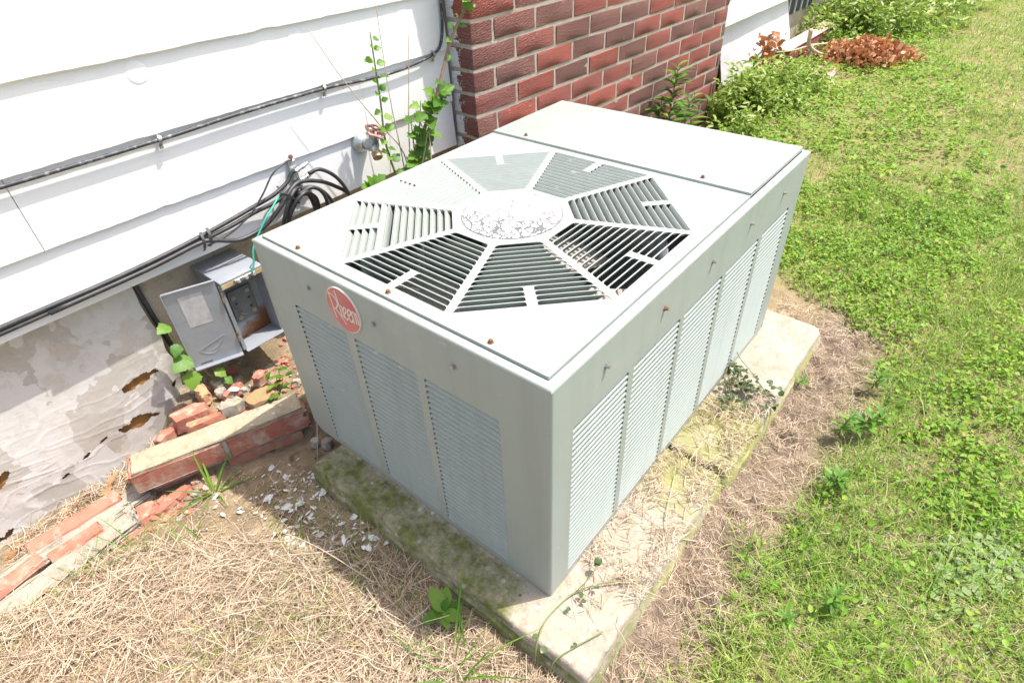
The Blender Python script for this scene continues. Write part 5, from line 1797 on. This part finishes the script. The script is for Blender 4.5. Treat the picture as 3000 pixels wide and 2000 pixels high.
def crumbs(x, y):
    bl = np.interp(x, BX, BYv)
    s1 = sstep(-.06, .01, y - bl) * sstep(1.34, 1.2, x) * (x > -.15) * (y < .02)
    s2 = (x < -.082) * (y > -.3) * (block_d(x, y) < -.03) * .7
    return np.maximum(s1, s2) * (~on_pad(x, y)) * (.25 + .75 * sstep(.3, .6, vnoise(x * 20, y * 20, 89)))


straw(42000, -.8, 1.4, -.4, .9, crumbs, .006, .020, .0005, .0011, ground_z, 'straw_crumbs', 'fine broken straw crumbs over the bare soil around the pad', .25)


def straw_pad(x, y):
    return on_pad(x, y) * ~inside_unit(x, y, .003) * sstep(.80, .68, x) * sstep(-.03, .12, x) * (.25 + .75 * sstep(.4, .6, vnoise(x * 16, y * 16, 83)))


straw(2600, -.08, .9, -.135, 0, straw_pad, .02, .045, .0008, .0016, lambda x, y: 0 * x - .001, 'dry_straw', 'loose dry grass clippings lying on the mossy pad', .10)
straw(900, -.60, -.26, .97, 1.06, lambda x, y: .5 + 0 * x, .03, .07, .001, .002, lambda x, y: np.interp(x, [-.65, -.35, -.2], [-.105, -.090, -.06]), 'dry_straw', 'dry stalks caught along the lower edge of the foil board', .15)

def sparse_left(x, y):
    return (RNG.random(len(x)) < .02 + .35 * sstep(.60, .75, vnoise(x * 5 + 3, y * 5, 87))) & (x < -.10) & (~on_pad(x, y)) & (block_d(x, y) < -.06)


grass(9000, -.9, -.08, -.2, .85, .03, .075, .0010, .0020, sparse_left, 'lawn_grass', 'thin green blades scattered through the straw at the lower left', (.6, .4), .25)

# dry seed stalks standing at the pad corner
for i, (p0, p1, p2, lb) in enumerate((((-.045, .66, -.06), (-.052, .62, .02), (-.030, .625, .085), 'dry stalk rising from the soil at the pad corner'), ((-.10, .44, -.06), (-.17, .40, -.02), (-.26, .46, .01), 'long dry seed stalk arching over the paint flakes'), ((-.16, .28, -.06), (-.20, .42, .00), (-.23, .52, .005), 'dry grass stalk leaning over the shaded straw'), ((.66, -.14, -.05), (.58, -.135, .01), (.45, -.10, .004), 'dry vine stem lying across the mossy pad'), ((.30, -.15, -.05), (.25, -.10, .006), (.38, -.05, .006), 'thin dry stem on the pad beside the louvred side'))):
    tag(tube('dry_stalk', [p0, p1, p2], (.0014, .0008), TWIG, None, 5, 8), lb, 'stalk', 'dry stalks')

# dead leaves between footing and foil
for i in range(16):
    x = random.uniform(-.60, -.33)
    y = random.uniform(.985, 1.045)
    o = put_leaf(None, (x, y, float(np.interp(x, [-.65, -.35], [-.105, -.085])) + random.uniform(0, .016)), rv(), random.uniform(.025, .05), 'oak', leaf_mat('curled_dead_leaf', [(.36, .17, .07), (.5, .29, .15), (.56, .36, .2)], .6, .15, attr=False) if i == 0 else bpy.data.materials['curled_dead_leaf'], (0, 0, 1), .5, .6, i % 3, name='dead_leaf')
    tag(o, 'curled dead leaf caught along the bottom edge of the large foil board', 'dead leaf', 'dead leaves along the foil board')

# ------------------------------------------------------------------ shrubs beyond the chimney
def shrub(name, label, lumps, n, smin, smax, group=None, aspect=(.35, .6), base=(3, .8, 0), tone=.42):
    t_ = thing(name, label, 'shrub', base, group)
    P = []
    wsum = sum(l[3] * l[4] * l[5] for l in lumps)
    for (cx, cy, cz, rx, ry, rz) in lumps:
        m_ = int(n * rx * ry * rz / wsum)
        v = RNG.standard_normal((m_, 3))
        v /= np.linalg.norm(v, axis=1)[:, None]
        r = RNG.random(m_) ** .28
        q = v * r[:, None] * np.array([rx, ry, rz]) + np.array([cx, cy, cz])
        P.append(q)
    P = np.concatenate(P)
    P = P[P[:, 2] > ground_z(P[:, 0], P[:, 1])]
    P = P + RNG.normal(0, .02, P.shape) + np.array([0, 0, 1.0]) * (RNG.random((len(P), 1)) ** 6) * .10
    d = vnoise(P[:, 0] * 9 + P[:, 2] * 7, P[:, 1] * 9 + P[:, 2] * 5, 91)
    P = P[RNG.random(len(P)) < np.clip(-.25 + 1.7 * d, 0, 1)]
    k = len(P)
    V, F, a = leaves_np(P, RNG.uniform(smin, smax, k), RNG.uniform(0, 6.283, k), RNG.normal(.1, .5, k), RNG.normal(0, .5, k), RNG.uniform(*aspect, k), .25, np.clip(RNG.normal(tone, .22, k), 0, 1))
    f_ = link('foliage', np_mesh('foliage', V, F, FOLI, a), t_)
    f_['kind'] = 'stuff'
    for i in range(9):
        cx, cy, cz, rx, ry, rz = lumps[i % len(lumps)]
        x, y = cx + random.uniform(-.6, .6) * rx, cy + random.uniform(-.6, .6) * ry
        tube('stem', [(cx, cy, float(ground_z(cx, cy)) - .01), ((cx + x) / 2 + .01, (cy + y) / 2, cz), (x, y, cz + rz * .8)], (.004, .0015), BARK if i % 2 else STEMG, t_, 5, 4)
    return t_


shrub('low_shrub', 'low bright leafy shrub at the foot of the small foil board next to the chimney', [(2.78, .80, .02, .26, .13, .16), (3.05, .78, .0, .32, .18, .14), (3.45, .74, -.01, .30, .16, .10), (2.60, .70, -.02, .24, .12, .08), (3.2, .62, -.02, .3, .12, .06)], 8200, .020, .050, base=(3.0, .8, -.02))
shrub('low_shrub', 'leafy shrub behind the brown leaf pile close to the house', [(4.9, .92, .06, .5, .22, .22), (5.3, .70, .05, .5, .25, .20)], 6500, .03, .065, 'shrubs beyond the chimney', base=(5.1, .85, 0))
shrub('low_shrub', 'dense shrub rising at the top edge against the house corner', [(5.9, 1.15, .14, .6, .35, .32), (6.4, .80, .08, .6, .3, .22)], 7000, .035, .075, 'shrubs beyond the chimney', base=(6.1, 1.0, 0))
shrub('low_shrub', 'shrub spreading to the lawn at the top of the picture', [(5.6, .38, .03, .5, .22, .14), (6.6, .45, .06, .7, .3, .18), (7.6, .9, .1, .8, .5, .3)], 8000, .03, .07, 'shrubs beyond the chimney', base=(6.3, .5, 0))

# brown leaf pile with a bare branch
pile = thing('dead_leaf_pile', 'pile of rust-brown dead oak leaves on a fallen branch beyond the chimney', 'leaf pile', (4.15, .58, -.03))
n = 2000
v = RNG.standard_normal((n, 3))
v /= np.linalg.norm(v, axis=1)[:, None]
q = v * (RNG.random(n) ** .4)[:, None]
q[:, 2] = np.abs(q[:, 2])
e1, e2 = np.array([.655, -.756, 0]), np.array([.756, .655, 0])
P = np.array([4.22, .55, -.03]) + q[:, :1] * e1 * .31 * (.7 + .6 * RNG.random((n, 1))) + q[:, 1:2] * e2 * .24 + q[:, 2:3] * np.array([0, 0, .14]) * (.7 + .6 * vnoise(q[:, 0] * 3, q[:, 1] * 3, 95))[:, None]
V, F, a = leaves_np(P, RNG.uniform(.02, .05, n), RNG.uniform(0, 6.28, n), RNG.normal(0, .8, n), RNG.normal(0, .8, n), RNG.uniform(.4, .9, n), .8, np.clip(RNG.normal(.55, .28, n), 0, 1))
lf = link('dead_leaves', np_mesh('dead_leaves', V, F, DEADL, a), pile)
lf['kind'] = 'stuff'
tube('branch', [(3.92, .85, .20), (3.97, .85, .10), (4.10, .80, .03), (4.25, .70, .0)], (.014, .010), TWIG, pile, 7)
tube('branch', [(4.01, .84, .10), (3.99, .84, .02), (3.93, .83, -.03)], (.009, .006), TWIG, pile, 6)
tube('branch', [(3.98, .85, .10), (3.75, .88, .11), (3.50, .92, .14)], (.006, .003), TWIG, pile, 6)
tube('branch', [(3.98, .85, .10), (4.25, .80, .07), (4.5, .72, .06)], (.007, .004), TWIG, pile, 6)
rl = thing('dead_oak_sprig', 'rust-brown dead oak leaf sprig standing in front of the small foil board', 'dead sprig', (3.36, .92, .0))
tube('stem', [(3.38, .92, -.02), (3.36, .92, .10), (3.30, .925, .22)], (.004, .002), BARK, rl, 5)
n = 60
P = np.stack([RNG.normal(3.36, .07, n), RNG.normal(.915, .03, n), RNG.uniform(.03, .24, n)], -1)
V, F, a = leaves_np(P, RNG.uniform(.035, .07, n), RNG.uniform(0, 6.28, n), RNG.normal(0, .7, n), RNG.normal(0, .7, n), RNG.uniform(.5, 1.0, n), .7, np.clip(RNG.normal(.25, .2, n), 0, 1))
f_ = link('dead_leaves', np_mesh('dead_leaves', V, F, DEADL, a), rl)
f_['kind'] = 'stuff'
# brick planter edge and pink slab
pl = thing('brick_planter_edge', 'short brick planter edge with a pale cap behind the dead branch', 'planter', (4.3, .93, -.06))
for r in range(2):
    for i in range(4):
        x = 3.86 + i * .205 - .1 * r
        link('brick', from_bm('brick', box_bm((0, 0, 0), (.195, .09, .058), .003), BRICK, angle=35), pl, (x, .90, -.035 + r * .068))
box('cap', (3.74, .895, .099), (4.70, .995, .111), simple('pale_cap', (.55, .44, .33), (.48, .38, .28), 20, .9), pl, .003)
tag(link('paving_slab', from_bm('paving_slab', box_bm((-.16, -.08, -.02), (.16, .08, .02), .006, 2, .002, 2), simple('pink_concrete', (.46, .26, .21), (.52, .33, .27), 16, .9, bump=.4), angle=35), None, (3.80, .69, -.015), (0, .05, .1)), 'faded pink paving slab below the brown leaf pile', 'paving slab')
